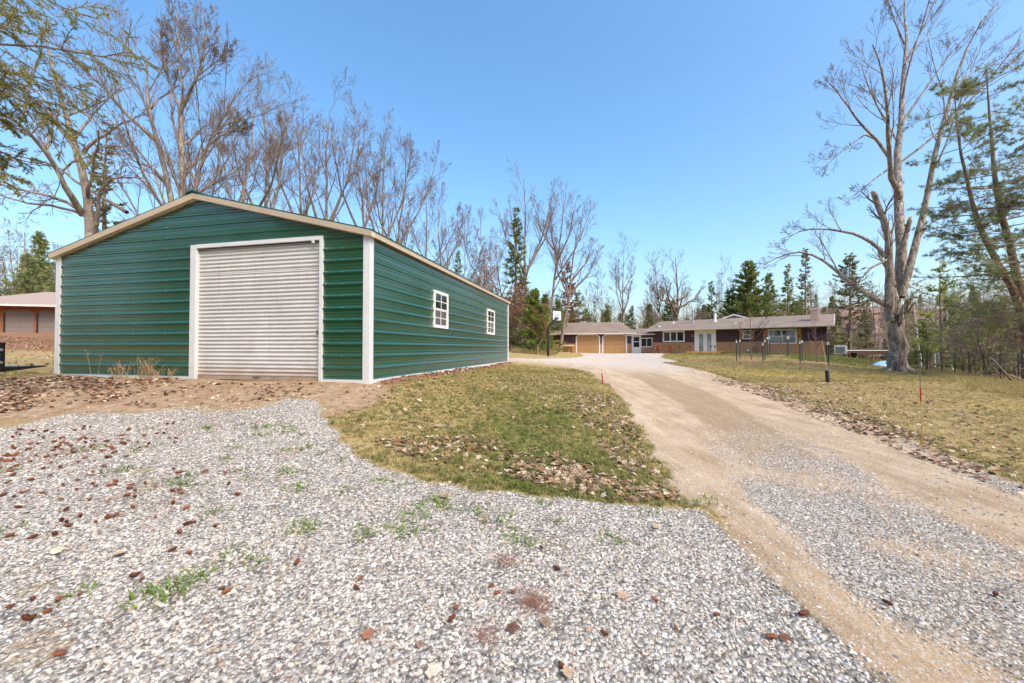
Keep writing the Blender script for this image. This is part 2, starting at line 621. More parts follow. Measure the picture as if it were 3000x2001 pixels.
# ------------------------------------------------------------------ ground: one terrain grid, split into lawn, gravel pad and driveway
def spaced(segs):
    out = [segs[0][0]]
    for a, b, st in segs:
        n = max(1, int(round((b - a) / st)))
        out += list(a + (b - a) * (np.arange(1, n + 1) / n))
    return np.array(out)


XS = spaced([(-420, -120, 60), (-120, -40, 8), (-40, -14, 1.2), (-14, -8, 0.25), (-8, 8, 0.09), (8, 16, 0.25), (16, 40, 0.9), (40, 120, 8), (120, 420, 60)])
YS = spaced([(-60, -6, 6), (-6, 0, 0.6), (0, 9, 0.09), (9, 20, 0.2), (20, 52, 0.6), (52, 120, 4), (120, 600, 40)])
GX, GY = np.meshgrid(XS, YS)
GZ = hgt(np.clip(GX, -160, 160), np.clip(GY, -60, 260))


def wob(x, y, k=1.0):
    return 0.10 * np.sin(x * 2.3 * k + 1.7 * np.sin(y * 1.9 * k)) + 0.07 * np.sin(y * 5.1 * k + x * 3.3 * k) + 0.05 * np.sin(x * 9.7 * k - y * 7.9 * k)


def smst(v, lo, hi):
    t = np.clip((v - lo) / (hi - lo), 0, 1)
    return t * t * (3 - 2 * t)


def masks(x, y):
    """what covers the ground there: gravel, dirt, green grass, straw-gold moss"""
    d_pad = sdf(PAD, x, y) + 0.5 * wob(x, y)
    d_drv = sdf(DRIVE, x, y) + 0.4 * wob(x, y)
    ra, rb = dist_line(RUT_A, x, y), dist_line(RUT_B, x, y)
    far = smst(y, 9, 22)
    rutw = 0.36 + 0.25 * smst(y, 4, 14)
    rut = np.maximum(1 - smst(ra + 0.3 * wob(x, y), rutw * 0.55, rutw * 1.25), 1 - smst(rb + 0.3 * wob(x, y), rutw * 0.8, rutw * 1.7))
    pad = smst(d_pad, -0.06, 0.10)
    drv = smst(d_drv, -0.22, 0.12)
    crown = drv * (1 - rut)
    # the stony middle of the drive thins out with distance
    crown_g = crown * (0.95 - 0.6 * smst(y, 3.0, 9)) * smst(wob(x * 0.7, y * 0.7) + 0.66 - 0.4 * smst(y, 3, 8), 0.0, 0.75)
    # worn bare soil in front of the roller door thins the stone
    thin = smst(y + 0.25 * x, 3.9, 5.0) * smst(-x, 2.6, 4.6)
    bare = smst(wob(x * .8 + 3, y * .9 - 2) + wob(x * 2.1, y * 1.7) * .6, .10, .26)
    gravel = np.maximum(pad * (1 - drv) * (1 - 0.75 * thin) * (1 - .55 * bare), .62 * crown_g * (1 - .4 * bare))
    dirt_extra = pad * (1 - drv) * np.maximum(.5 * bare, .4 * thin)
    strip = crown * smst(ra, .45, .85) * smst(rb, .5, .95) * smst(y, 3.5, 6) * (1 - .7 * smst(y, 14, 22))
    dirt = drv * (1 - .15 * crown_g)
    front = smst(sdf([(-11.5, 5.2), (-2.9, 4.9), (-1.7, 6.2), (-2.2, 7.6), (-10.6, 9.4)], x, y) + 0.7 * wob(x, y, 0.7), -0.35, 0.5)
    dirt = np.maximum(np.maximum(dirt, dirt_extra), front * (1 - gravel) * 0.5)
    side = 1 - smst(dist_line([(-2.6, 7.4), (0.0, 18.5)], x, y) + 0.25 * wob(x, y), 0.15, 0.45)
    soil = np.maximum(np.maximum(side, 0.6 * front * (1 - gravel)), .9 * smst(d_drv, -.05, .1))
    # the lawns
    g = 0.45 + 1.4 * wob(x * 0.42, y * 0.35) + 0.6 * wob(x * 1.1, y * 1.3)
    mid = np.exp(-(((x - 0.35) / 1.4) ** 2 + ((y - 6.0) / 3.2) ** 2))
    green = np.clip(0.5 * g + 0.5 * mid, 0, 1)
    near_house = smst(dist_line([(15.5, 43), (26.8, 33.5)], x, y), 11, 3)
    right = smst(x, 4.5, 6.5) * (1 - near_house)
    green = np.where(right > 0.5, green * 0.55, green)
    green = np.maximum(green, near_house * 0.95)
    green = np.maximum(green, 0.8 * np.exp(-dist_line(DRIVE_R, x, y) / 0.35) * smst(-d_drv, 0.0, 0.15))
    green = np.maximum(green, 0.9 * smst(sdf([(20, 30), (27, 33), (30, 30), (24, 22.5), (20, 24)], x, y), -1, 1))
    gold = (d_drv < -.05) * smst(x + 0.25 * y, 10, 15) * smst(np.sin(x * 0.35 + y * 0.5) + 2 * wob(x * 0.2, y * 0.2), -0.6, 0.8) * (1 - near_house)
    woods = np.maximum(smst(sdf([(-70, 14), (-17, 13), (-9.5, 20.5), (-1.5, 21.6), (-4, 27), (1, 37), (4, 47), (7, 52), (18, 56), (32, 48), (30, 39), (40, 30), (120, 20), (120, 300), (-150, 300), (-150, 14)], x, y), -0.8, 1.6),
                       smst(x - 17 - 0.35 * np.abs(y - 12) ** 1.0 * (y > 12) - 0.0, -0.5, 1.5) * smst(-y, -30, -18))
    edge_r = smst(sdf([(12.7, 8), (14.2, 11.5), (18.5, 16.5), (21.5, 19.2), (60, 26), (60, -10), (16, -10)], x, y) + wob(x, y, 0.5) * 2, -0.4, 0.6)
    woods = np.maximum(woods, edge_r)
    masks.crown, masks.strip = crown_g, strip
    return gravel, dirt, green * (1 - woods), gold * (1 - woods), soil, woods, d_pad, d_drv


m_gravel, m_dirt, m_green, m_gold, m_soil, m_woods, d_pad, d_drv = masks(GX, GY)
m_strip = masks.strip.copy()
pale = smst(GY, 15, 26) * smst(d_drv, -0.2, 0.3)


def ground_material():
    m = NT('terrain_surface')
    v = m.coord()
    a1 = m.n('Attribute', attribute_name='cover')
    a2 = m.n('Attribute', attribute_name='wear')
    s1 = m.n('SeparateColor', i_0=a1.outputs['Color'])
    s2 = m.n('SeparateColor', i_0=a2.outputs['Color'])
    gravel, dirt, green = s1.outputs[0], s1.outputs[1], s1.outputs[2]
    gold, soil, woods = s2.outputs[0], s2.outputs[1], s2.outputs[2]
    n1, n2, n3 = m.noise(v, 1.6, 6, 0.65), m.noise(v, 9.0, 6, 0.7), m.noise(v, 55.0, 4, 0.7)
    mp = m.n('Mapping', i_0=v)
    mp.inputs['Scale'].default_value = (1.0, 0.35, 1.0)
    n4 = m.noise(mp.outputs[0], 28.0, 5, 0.75, 0.6)
    # turf: dry thatch with living green coming through
    straw = m.ramp(n4, [(0.28, lin('#70603f')), (0.5, lin('#a38d60')), (0.72, lin('#c2ae84'))])
    grn = m.ramp(n4, [(0.28, lin('#4e5228')), (0.5, lin('#77783c')), (0.75, lin('#9c9a5a'))])
    gl = m.ramp(n4, [(0.3, lin('#8b7a2e')), (0.7, lin('#b8a24a'))])
    brown = m.ramp(n2, [(0.3, lin('#6d5138')), (0.7, lin('#a4835e'))])
    gf = m.smooth(m.math('ADD', m.math('ADD', green, m.math('MULTIPLY', m.math('SUBTRACT', n2, 0.5), 0.9)), m.math('MULTIPLY', m.math('SUBTRACT', n1, 0.5), 0.8)), 0.25, 0.75)
    turf = m.mix(gf, straw, grn)
    turf = m.mix(m.math('MULTIPLY', m.smooth(m.math('ADD', gold, m.math('SUBTRACT', n1, 0.5)), 0.35, 0.9), 0.6), turf, gl)
    n0 = m.noise(v, .55, 5, .65)
    turf = m.mix(m.math('MULTIPLY', m.smooth(n0, .5, .66), .5), turf, m.ramp(n4, [(.3, lin('#8a7348')), (.7, lin('#c4ad7c'))]))
    turf = m.mix(m.math('MULTIPLY', m.smooth(n1, 0.52, 0.72), 0.5), turf, brown)
    wood = m.ramp(m.noise(v, 14, 6, 0.75), [(0.3, lin('#5c3f2c')), (0.5, lin('#8d6446')), (0.72, lin('#bb9470'))])
    turf = m.mix(m.smooth(m.math('ADD', woods, m.math('MULTIPLY', m.math('SUBTRACT', n2, 0.5), 0.8)), 0.3, 0.7), turf, wood)
    redsoil = m.ramp(n2, [(0.3, lin('#5d3d2b')), (0.55, lin('#8a644a')), (0.75, lin('#b08e70'))])
    turf = m.mix(m.smooth(m.math('ADD', soil, m.math('MULTIPLY', m.math('SUBTRACT', n3, 0.5), 0.6)), 0.25, 0.75), turf, redsoil)
    # packed pale dirt of the wheel tracks
    d_col = m.ramp(n1, [(0.3, lin('#a48b6d')), (0.7, lin('#c0a98a'))])
    peb = m.voronoi(v, 75.0, 'Color')
    pb = m.n('SeparateColor', i_0=peb).outputs[0]
    d_col = m.mix(m.math('MULTIPLY', m.smooth(pb, 0.72, 0.8), 0.7), d_col, m.ramp(n2, [(0.3, lin('#b3a797')), (0.7, lin('#cfc5b7'))]))
    d_col = m.mix(m.math('MULTIPLY', m.smooth(n3, 0.55, 0.75), 0.45), d_col, lin('#8a6c50'))
    mp2 = m.n('Mapping', i_0=v)
    mp2.inputs['Rotation'].default_value = (0, 0, .25)
    mp2.inputs['Scale'].default_value = (3.2, .42, 1.0)
    trk = m.noise(mp2.outputs[0], 1.3, 6, .62, .3)
    d_col = m.mix(m.math('MULTIPLY', m.smooth(trk, .47, .68), .55), d_col, lin('#8f765a'))
    d_col = m.mix(m.math('MULTIPLY', m.smooth(trk, .46, .3), .45), d_col, lin('#d2bfa8'))
    str_at = m.n('Attribute', attribute_name='strip').outputs['Fac']
    d_col = m.mix(m.math('MULTIPLY', m.smooth(m.math('ADD', str_at, m.math('MULTIPLY', m.math('SUBTRACT', n2, .5), 1.6)), .3, 1.1), .6), d_col, m.ramp(n4, [(.3, lin('#6f5b42')), (.7, lin('#a18a68'))]))
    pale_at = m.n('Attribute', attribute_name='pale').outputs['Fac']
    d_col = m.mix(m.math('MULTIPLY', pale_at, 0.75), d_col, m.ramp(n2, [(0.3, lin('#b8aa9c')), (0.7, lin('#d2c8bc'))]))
    col = m.mix(m.smooth(m.math('ADD', dirt, m.math('MULTIPLY', m.math('SUBTRACT', n2, 0.5), 0.55)), 0.3, 0.7), turf, d_col)
    # bed of fines and chips under the loose stone
    vc = m.voronoi(v, 42.0, 'Color')
    vs = m.n('SeparateColor', i_0=vc)
    vd = m.voronoi(v, 42.0, 'Distance')
    g_col = m.ramp(vs.outputs[0], [(0.0, lin('#857e75')), (0.4, lin('#aea89e')), (0.75, lin('#cac4ba')), (1.0, lin('#bcad98'))])
    g_col = m.mix(m.math('MULTIPLY', m.smooth(vd, 0.40, 0.75), 0.75), g_col, lin('#5e564d'))
    gm = m.smooth(m.math('ADD', gravel, m.math('MULTIPLY', m.math('SUBTRACT', n3, 0.5), 0.9)), 0.25, 0.65)
    col = m.mix(gm, col, g_col)
    m.set(color=col, rough=0.95, spec=0.15)
    bmp = m.math('ADD', m.math('MULTIPLY', n4, 1.0), m.math('MULTIPLY', m.math('MULTIPLY', vd, gm), -1.3))
    bmp = m.math('ADD', bmp, m.math('MULTIPLY', n3, 0.6))
    m.bump(bmp, 0.75, 0.025)
    return m.m


MAT['terrain'] = ground_material()


def build_ground():
    ny, nx = GX.shape
    V = np.stack([GX, GY, GZ], -1).reshape(-1, 3)
    idx = np.arange(ny * nx).reshape(ny, nx)
    Q = np.stack([idx[:-1, :-1], idx[:-1, 1:], idx[1:, 1:], idx[1:, :-1]], -1).reshape(-1, 4)
    cx = V[Q, 0].mean(1)
    cy = V[Q, 1].mean(1)
    in_d = inside(DRIVE, cx, cy)
    in_p = inside(PAD, cx, cy) & ~in_d
    att = {'cover': np.stack([m_gravel, m_dirt, m_green, np.ones_like(GX)], -1).reshape(-1, 4),
           'wear': np.stack([m_gold, m_soil, m_woods, np.ones_like(GX)], -1).reshape(-1, 4)}
    for name, sel in (('ground', ~(in_d | in_p)), ('gravel_pad', in_p), ('driveway', in_d)):
        q = Q[sel]
        used, inv = np.unique(q, return_inverse=True)
        me = np_mesh(name, V[used], quads=inv.reshape(-1, 4), smooth=True)
        for an, arr in att.items():
            a = me.attributes.new(an, 'FLOAT_COLOR', 'POINT')
            a.data.foreach_set('color', arr[used].astype(np.float32).ravel())
        a = me.attributes.new('pale', 'FLOAT', 'POINT')
        a.data.foreach_set('value', pale.reshape(-1)[used].astype(np.float32))
        a = me.attributes.new('strip', 'FLOAT', 'POINT')
        a.data.foreach_set('value', m_strip.reshape(-1)[used].astype(np.float32))
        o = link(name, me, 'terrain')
        o['kind'] = 'structure'
        o['label'] = {'ground': 'patchy early spring lawn and woodland floor', 'gravel_pad': 'pale crushed stone pad before the green barn',
                      'driveway': 'tan dirt driveway with two wheel tracks'}[name]


build_ground()

# ------------------------------------------------------------------ the green steel barn
BARN_W, BARN_L, RIB = 8.1, 11.35, 0.2286
EAVE, PEAK = 2.78, 3.80
SLOPE = (PEAK - EAVE) / (BARN_W / 2)
barn = thing('metal_barn', 'green ribbed steel barn with a white roller door and cream roof trim', 'barn', (-2.69, 7.364, 0), R(-12.7))


def rib_profile(z0, z1):
    """(height, proud) points of the ribbed sheet between two heights"""
    pts = []
    k0, k1 = int(math.floor(z0 / RIB)) - 1, int(math.ceil(z1 / RIB)) + 1
    for k in range(k0, k1 + 1):
        c = k * RIB
        pts += [(c - .030, 0), (c - .016, .025), (c + .006, .025), (c + .046, 0)]
        for mnr in (0.0762, 0.1524):
            pts += [(c + mnr - .013, 0), (c + mnr - .004, .007), (c + mnr + .004, .007), (c + mnr + .013, 0)]
    out = []
    for (za, a), (zb, b) in zip(pts, pts[1:]):
        if zb <= z0 or za >= z1:
            continue
        lo, hi = max(za, z0), min(zb, z1)
        f = lambda z: a + (b - a) * (z - za) / (zb - za + 1e-9)
        if not out:
            out.append((lo, f(lo)))
        out.append((hi, f(hi)))
    return out


def sheet(mb, z0, z1, lo, hi, place):
    """ribbed sheet; lo/hi give the horizontal limits at a height"""
    prof = [p for p in rib_profile(z0, z1)]
    pts = []
    for z, o in prof:
        pts += [place(lo(z), o, z), place(hi(z), o, z)]
    mb.poly(pts, [(2 * i, 2 * i + 1, 2 * i + 3, 2 * i + 2) for i in range(len(prof) - 1)])


front = lambda x, o, z: (x, -o, z)
side = lambda y, o, z: (o, y, z)
D_L, D_R, D_T = -4.19, -0.98, 2.78
for k in range(0, 12, 4):
    z0, z1 = max(k * RIB, .0), (k + 4) * RIB
    for a, b in ((-BARN_W + .02, D_L + .02), (D_R - .02, -.02)):
        mb = MB()
        sheet(mb, z0, z1, lambda z: a, lambda z: b, front)
        mb.build('wall_panel', 'barn_green', barn)
mb = MB()
sheet(mb, 12 * RIB, 16 * RIB, lambda z: -BARN_W + .02 + max(0, (z - EAVE) / SLOPE), lambda z: -.02 - max(0, (z - EAVE) / SLOPE), front)
mb.build('gable_panel', 'barn_green', barn)
mb = MB()
sheet(mb, 16 * RIB, PEAK - .005, lambda z: -BARN_W + .02 + (z - EAVE) / SLOPE, lambda z: -.02 - (z - EAVE) / SLOPE, front)
mb.build('gable_panel', 'barn_green', barn)
WINS = [(2.90, 3.85, 1.15, 2.13), (7.84, 8.86, 1.15, 2.13)]
for k in range(0, 12, 4):
    z0, z1 = k * RIB, (k + 4) * RIB
    for ya, yb in ((.02, 5.83), (5.83, BARN_L - .02)):
        mb = MB()
        w = [q for q in WINS if q[0] > ya and q[1] < yb][0]
        cuts = [(z0, min(z1, w[2])), (max(z0, w[2]), min(z1, w[3])), (max(z0, w[3]), z1)]
        for i, (c0, c1) in enumerate(cuts):
            if c1 - c0 < 0.003:
                continue
            for a, b in (((ya, yb),) if i != 1 else ((ya, w[0] + .02), (w[1] - .02, yb))):
                sheet(mb, c0, c1, lambda z: a, lambda z: b, side)
        mb.build('wall_panel', 'barn_green', barn)
# plain back and left walls, and a dark lining that closes the sheets
mb = MB()
mb.poly([(-BARN_W, 0.05, 0), (-BARN_W, BARN_L, 0), (-BARN_W, BARN_L, EAVE), (-BARN_W, .05, EAVE)], [(0, 1, 2, 3)])
mb.poly([(-BARN_W, BARN_L, 0), (0, BARN_L, 0), (0, BARN_L, EAVE), (-BARN_W / 2, BARN_L, PEAK), (-BARN_W, BARN_L, EAVE)], [(0, 1, 2, 3, 4)])
mb.build('rear_wall', 'barn_green', barn)
box('floor_slab', 'concrete', barn, -BARN_W + .05, -.05, .05, BARN_L - .05, -.35, -.06)


def corner(x, y, sx, sy, name='corner_trim'):
    m = MB()
    w = .105
    m.box(min(x, x - sx * w), max(x, x - sx * w), min(y, y - sy * .034), max(y, y - sy * .034) + (.0 if sy > 0 else .0), -.1, EAVE - .03)
    m.box(min(x, x + sx * .034), max(x, x + sx * .034), min(y - sy * .034, y + sy * w), max(y - sy * .034, y + sy * w), -.1, EAVE - .03)
    return m.build(name, 'trim_white', barn, bevel=.004)


corner(0, 0, 1, 1)
corner(-BARN_W, 0, -1, 1)
corner(0, BARN_L, 1, -1)
box('base_trim', 'trim_white', barn, -BARN_W + .1, D_L, -.030, -.005, -.055, .012)
box('base_trim', 'trim_white', barn, D_R, -.105, -.030, -.005, -.055, .012)
box('base_trim', 'trim_white', barn, .005, .030, .105, BARN_L - .105, -.055, .012)

# roller door: white frame, corrugated curtain, bottom bar, latch
box('door_frame', 'trim_white', barn, D_L, D_L + .15, -.040, .06, -.1, D_T - .0, bevel=.004)
box('door_frame', 'trim_white', barn, D_R - .075, D_R, -.040, .06, -.1, D_T - .0, bevel=.004)
box('door_header', 'trim_white', barn, D_L + .15, D_R - .075, -.040, .06, D_T - .075, D_T + .005, bevel=.004)
mb = MB()
zz = np.arange(0.03, D_T - .06, 0.0089)
pitch = .0805
offs = [(.040) + .009 * math.copysign(abs(math.sin(2 * math.pi * z / pitch)) ** 0.6, math.sin(2 * math.pi * z / pitch)) for z in zz]
pts = []
for z, o in zip(zz, offs):
    flat = any(abs(z - s) < .012 for s in (.53, 1.08, 1.62, 2.16))
    oo = .047 if flat else o
    pts += [(D_L + .13, oo, z), (D_R - .06, oo, z)]
mb.poly(pts, [(2 * i, 2 * i + 1, 2 * i + 3, 2 * i + 2) for i in range(len(zz) - 1)])
door = mb.build('roller_door', 'roller', barn)
mb = MB().box(D_L + .152, D_R - .077, .022, .062, -.035, .035)
mb.build('bottom_bar', paint('muddy_bottom_bar', '#9d8c7b', .55, .2, 5, .5, '#6d5642'), door)
box('latch', 'brass', door, D_R - .155, D_R - .085, -.002, .03, .88, .955, bevel=.004)
box('step_handle', 'bracket_grey', door, -2.62, -2.45, .0, .021, .028, .042)
mb = MB()
mb.tube([(D_R - .22, .0, D_T - .10), (D_R - .22, -.045, D_T - .115)], [.028, .034], 10)
mb.build('roller_bearing', 'trim_white', door, smooth=True)
mb = MB()
mb.tube([(D_L + .16, .015, D_T - .085), (D_R - .09, .015, D_T - .085)], .012, 6)
mb.build('drum_seal', 'hardware', door)

# roof, trims, ridge cap
OV_F, OV_S = .12, .12
roof = MB()
x_e = OV_S
ze = EAVE + .045 - SLOPE * OV_S
for s in (0, 1):
    f = (lambda x: x) if s == 0 else (lambda x: -BARN_W - x)
    prof = [(f(x_e + .015), ze - .004), (f(-BARN_W / 2), PEAK + .045), (f(-BARN_W / 2), PEAK + .058), (f(x_e + .015), ze + .009)]
    if s == 1:
        prof = prof[::-1]
    roof.prism(prof, -OV_F - .012, BARN_L + OV_F + .012)
roof_o = roof.build('roof', 'barn_roof', barn)
mb = MB()
mb.prism([(-BARN_W / 2 - .16, PEAK + .036), (-BARN_W / 2, PEAK + .074), (-BARN_W / 2 + .16, PEAK + .036), (-BARN_W / 2 + .16, PEAK + .062), (-BARN_W / 2, PEAK + .112), (-BARN_W / 2 - .16, PEAK + .062)], -OV_F - .035, BARN_L + OV_F + .03)
mb.build('ridge_cap', 'barn_roof', roof_o)
mb = MB()                                   # raised ribs of the roof sheets, seen on edge along the eave
for i in range(51):
    y = -OV_F + .05 + i * RIB
    for s in (0, 1):
        f = (lambda x: x) if s == 0 else (lambda x: -BARN_W - x)
        a = Vector((f(x_e + .012), y, ze + .014))
        b = Vector((f(-BARN_W / 2 + .05), y, PEAK + .060))
        mb.beam(a, b, .04, .014)
mb.build('roof_ribs', 'barn_roof', roof_o)['kind'] = 'stuff'
for s in (0, 1):
    f = (lambda x: x) if s == 0 else (lambda x: -BARN_W - x)
    mb = MB()
    # front fascia: canted board running up the gable, with its soffit
    A, B = f(x_e), f(-BARN_W / 2)
    za, zb = ze - .006, PEAK + .043
    h = .105
    sec = lambda x, z: [(x, -OV_F - .010, z), (x, -OV_F + .012, z - h), (x, -.004, z - h - .006), (x, -.004, z)]
    pts = sec(A, za) + sec(B, zb)
    fs = [(0, 1, 5, 4), (1, 2, 6, 5), (2, 3, 7, 6), (3, 0, 4, 7), (0, 3, 2, 1), (4, 5, 6, 7)]
    mb.poly(pts, fs if s == 1 else [q[::-1] for q in fs])
    mb.build('gable_trim', 'trim_cream', barn)
    mb = MB()
    sec = lambda y: [(f(x_e), y, ze - .006), (f(x_e - .018), y, ze - .098), (f(-.004), y, ze - .075), (f(-.004), y, ze + .02)]
    pts = sec(-OV_F + .008) + sec(BARN_L + OV_F)
    mb.poly(pts, fs if s == 0 else [q[::-1] for q in fs])
    mb.build('eave_trim', 'trim_cream', barn)
# screw heads in columns over the frames behind
mb = MB()
for x in (-7.9, -6.85, -5.75, -4.85, -.55):
    for k in range(1, 17):
        z = k * RIB + .005
        if z > EAVE + SLOPE * min(-x, BARN_W + x) - .1:
            continue
        mb.box(x - .006, x + .006, -.034, -.0255, z - .006, z + .006)
for i in range(8):
    y = 1.35 + i * 1.37
    for k in range(1, 12):
        z = k * RIB + .005
        if any(w[0] - .05 < y < w[1] + .05 and w[2] - .05 < z < w[3] + .05 for w in WINS):
            continue
        mb.box(.0255, .034, y - .006, y + .006, z - .006, z + .006)
for k in range(1, 12, 2):
    mb.box(-.112, -.10, -.04, -.033, k * RIB, k * RIB + .012)
mb.build('screws', 'screw', barn)['kind'] = 'stuff'

# windows in the long wall
for (ya, yb, za, zb) in WINS:
    zm = (za + zb) / 2
    fr = MB()
    fr.box(-.06, .045, ya, ya + .045, za, zb)
    fr.box(-.06, .045, yb - .045, yb, za, zb)
    fr.box(-.06, .045, ya + .045, yb - .045, za, za + .05)
    fr.box(-.06, .045, ya + .045, yb - .045, zb - .045, zb)
    win = fr.build('window', 'house_white', barn, bevel=.003)
    for zl, zh, off, gm in ((zm, zb - .045, .018, 'glass'), (za + .05, zm, .006, 'glass_screen')):
        s = MB()
        s.box(off, off + .02, ya + .045, ya + .075, zl, zh)
        s.box(off, off + .02, yb - .075, yb - .045, zl, zh)
        s.box(off, off + .02, ya + .075, yb - .075, zl, zl + .03)
        s.box(off, off + .02, ya + .075, yb - .075, zh - .028, zh)
        s.build('sash', 'house_white', win)
        yc, zc = (ya + yb) / 2, (zl + zh) / 2
        mu = MB().box(off + .004, off + .014, yc - .009, yc + .009, zl + .03, zh - .028)
        mu.box(off + .005, off + .013, ya + .075, yb - .075, zc - .009, zc + .009)
        mu.build('muntin', 'house_white', win)
        for p0, p1 in ((ya + .07, yc), (yc, yb - .07)):
            for q0, q1 in ((zl + .025, zc), (zc, zh - .025)):
                box('pane', gm, win, off - .004, off + .004, p0, p1, q0, q1)


# ------------------------------------------------------------------ house, garage, breezeway: walls set on measured lines
class Wall:
    """a vertical wall plane from ground point P0 to P1; uv() turns a pixel into (along, height) on it"""
    def __init__(self, P0, P1, z=0.0):
        self.P0, self.P1 = np.array(P0, float), np.array(P1, float)
        d = self.P1 - self.P0
        self.L = float(np.hypot(*d))
        self.d = d / self.L
        self.rz = math.atan2(d[1], d[0])
        self.z = z

    def uv(self, px, py):
        r = ray(px, py)
        A = np.array([[r[0], -self.d[0]], [r[1], -self.d[1]]])
        k, t = np.linalg.solve(A, self.P0)
        return float(t), float(CAMZ + k * r[2] - self.z)

    def rect(self, x0, x1, y0, y1):
        """pixel box (left, right, top, bottom) -> (t0, t1, z0, z1)"""
        xm, ym = (x0 + x1) / 2, (y0 + y1) / 2
        return self.uv(x0, ym)[0], self.uv(x1, ym)[0], self.uv(xm, y1)[1], self.uv(xm, y0)[1]


def frame(mb, t0, t1, z0, z1, w, ya, yb):
    mb.box(t0, t0 + w, ya, yb, z0, z1)
    mb.box(t1 - w, t1, ya, yb, z0, z1)
    mb.box(t0 + w, t1 - w, ya, yb, z0, z0 + w)
    mb.box(t0 + w, t1 - w, ya, yb, z1 - w, z1)
    return mb


def grooves(parent, t0, t1, z0, z1, y, mat, pitch=0.2, name='vertical_siding'):
    """vertical board siding with recessed grooves"""
    m = MB()
    n = max(1, int((t1 - t0) / pitch))
    st = (t1 - t0) / n
    prof = []
    for i in range(n):
        a = t0 + i * st
        prof += [(a, y), (a + st - .016, y), (a + st - .012, y + .009), (a + st - .004, y + .009)]
    prof.append((t1, y))
    pts = []
    for a, b in prof:
        pts += [(a, b, z0), (a, b, z1)]
    m.poly(pts, [(2 * i, 2 * i + 2, 2 * i + 3, 2 * i + 1) for i in range(len(prof) - 1)])
    return m.build(name, mat, parent)


def laps(parent, spans, z0, z1, y, mat, rows):
    """lap siding, every board its own piece"""
    h = (z1 - z0) / rows
    for a, b in spans:
        for k in range(rows):
            z = z0 + k * h
            m = MB()
            m.prism([(y - .028, z), (y - .006, z + h + .004), (y + .006, z + h + .004), (y + .006, z)], a, b, 'x')
            m.build('siding_board', mat, parent)


HW = Wall((15.5, 43.0), (26.8, 33.5), 0.0)
house = thing('ranch_house', 'long low ranch house with maroon upper walls and tan lap siding', 'house', (15.5, 43.0, 0), HW.rz)
L = HW.L
ZS = HW.uv(2100, 1002.2)[1]             # top of the tan siding
EV = 2.50
DEPTH = 8.2
# openings measured on the wall
tri = HW.rect(1942, 2006, 970, 1002)
dbl = HW.rect(2035, 2098, 968, 1027)
small = HW.rect(2176, 2200, 968, 993.5)
bay = HW.rect(2250, 2334, 964, 1007)
m = MB()
m.poly([(0, .03, -.3), (L, .03, -.3), (L, .03, EV), (0, .03, EV), (0, DEPTH, -.3), (L, DEPTH, -.3), (L, DEPTH, EV), (0, DEPTH, EV)],
       [(0, 1, 2, 3), (1, 5, 6, 2), (5, 4, 7, 6), (4, 0, 3, 7)])
m.poly([(L, .03, EV), (L, DEPTH, EV), (L, 4.1, EV + 1.05), (0, .03, EV), (0, DEPTH, EV), (0, 4.1, EV + 1.05)], [(0, 1, 2), (3, 5, 4)])
m.build('wall', 'maroon', house)
gap = sorted([tri, dbl, small, bay])
edges = [0.0] + [e for g in gap for e in (g[0], g[1])] + [L]
for i in range(0, len(edges), 2):
    grooves(house, edges[i], edges[i + 1], ZS, EV, -.004, 'maroon')
for g in (tri, small, bay):
    if g[2] - ZS > .02:
        grooves(house, g[0], g[1], ZS, g[2], -.004, 'maroon')
laps(house, [(0, dbl[0]), (dbl[1], L)], 0.04, ZS, 0, 'tan_siding', 6)
box('foundation', 'concrete', house, .02, L - .02, .005, .4, -.6, .04)
box('corner_board', 'tan_siding', house, L - .002, L + .03, -.03, .12, .02, EV - .02)


def glazed(parent, r, mullions, mat='glass', w=.09, trim=.1, y=-.05, name='window', rails=0):
    t0, t1, z0, z1 = r
    win = frame(MB(), t0, t1, z0, z1, trim, y, .03).build(name, 'house_white', parent)
    a, b = t0 + trim, t1 - trim
    n = mullions + 1
    st = (b - a) / n
    for i in range(n):
        if i:
            box('mullion', 'house_white', win, a + i * st - w / 2, a + i * st + w / 2, y + .01, .025, z0 + trim, z1 - trim)
        p0, p1 = a + i * st + (w / 2 if i else 0), a + (i + 1) * st - (w / 2 if i < n - 1 else 0)
        if rails:
            zm = (z0 + z1) / 2
            box('meeting_rail', 'house_white', win, p0, p1, y + .02, .02, zm - .03, zm + .03)
            box('pane', mat, win, p0, p1, -.012, -.004, z0 + trim, zm - .03)
            box('pane', mat, win, p0, p1, -.022, -.014, zm + .03, z1 - trim)
        else:
            box('pane', mat, win, p0, p1, -.012, -.004, z0 + trim, z1 - trim)
    return win


glazed(house, tri, 2, 'glass', .13, .13)
glazed(house, small, 0, glass_dark('bedroom_window_with_blind', '#5e6a6a', .1), .06, .07, rails=1)
wpane = NT('clear_pane')
gl = wpane.n('BsdfGlossy')
gl.inputs['Roughness'].default_value = .02
trn = wpane.n('BsdfTransparent')
fz = wpane.n('Fresnel')
mxs = wpane.n('MixShader')
wpane.t.links.new(wpane.math('MULTIPLY_ADD', fz.outputs[0], 1.0, wpane.math('MULTIPLY', wpane.noise(wpane.coord(), .6, 1), .08)), mxs.inputs[0])
wpane.t.links.new(trn.outputs[0], mxs.inputs[1])
wpane.t.links.new(gl.outputs[0], mxs.inputs[2])
wpane.t.links.new(mxs.outputs[0], wpane.out.inputs['Surface'])
bw = glazed(house, bay, 1, wpane.m, .07, .08, rails=1)
cm = MB()
prof = []
tt = bay[0] + .08
while tt < bay[1] - .08:
    prof.append((tt, .012 + .009 * math.sin(tt * 42)))
    tt += .03
pts = []
for a, b in prof:
    pts += [(a, b, bay[2] + .08), (a, b, bay[3] - .08)]
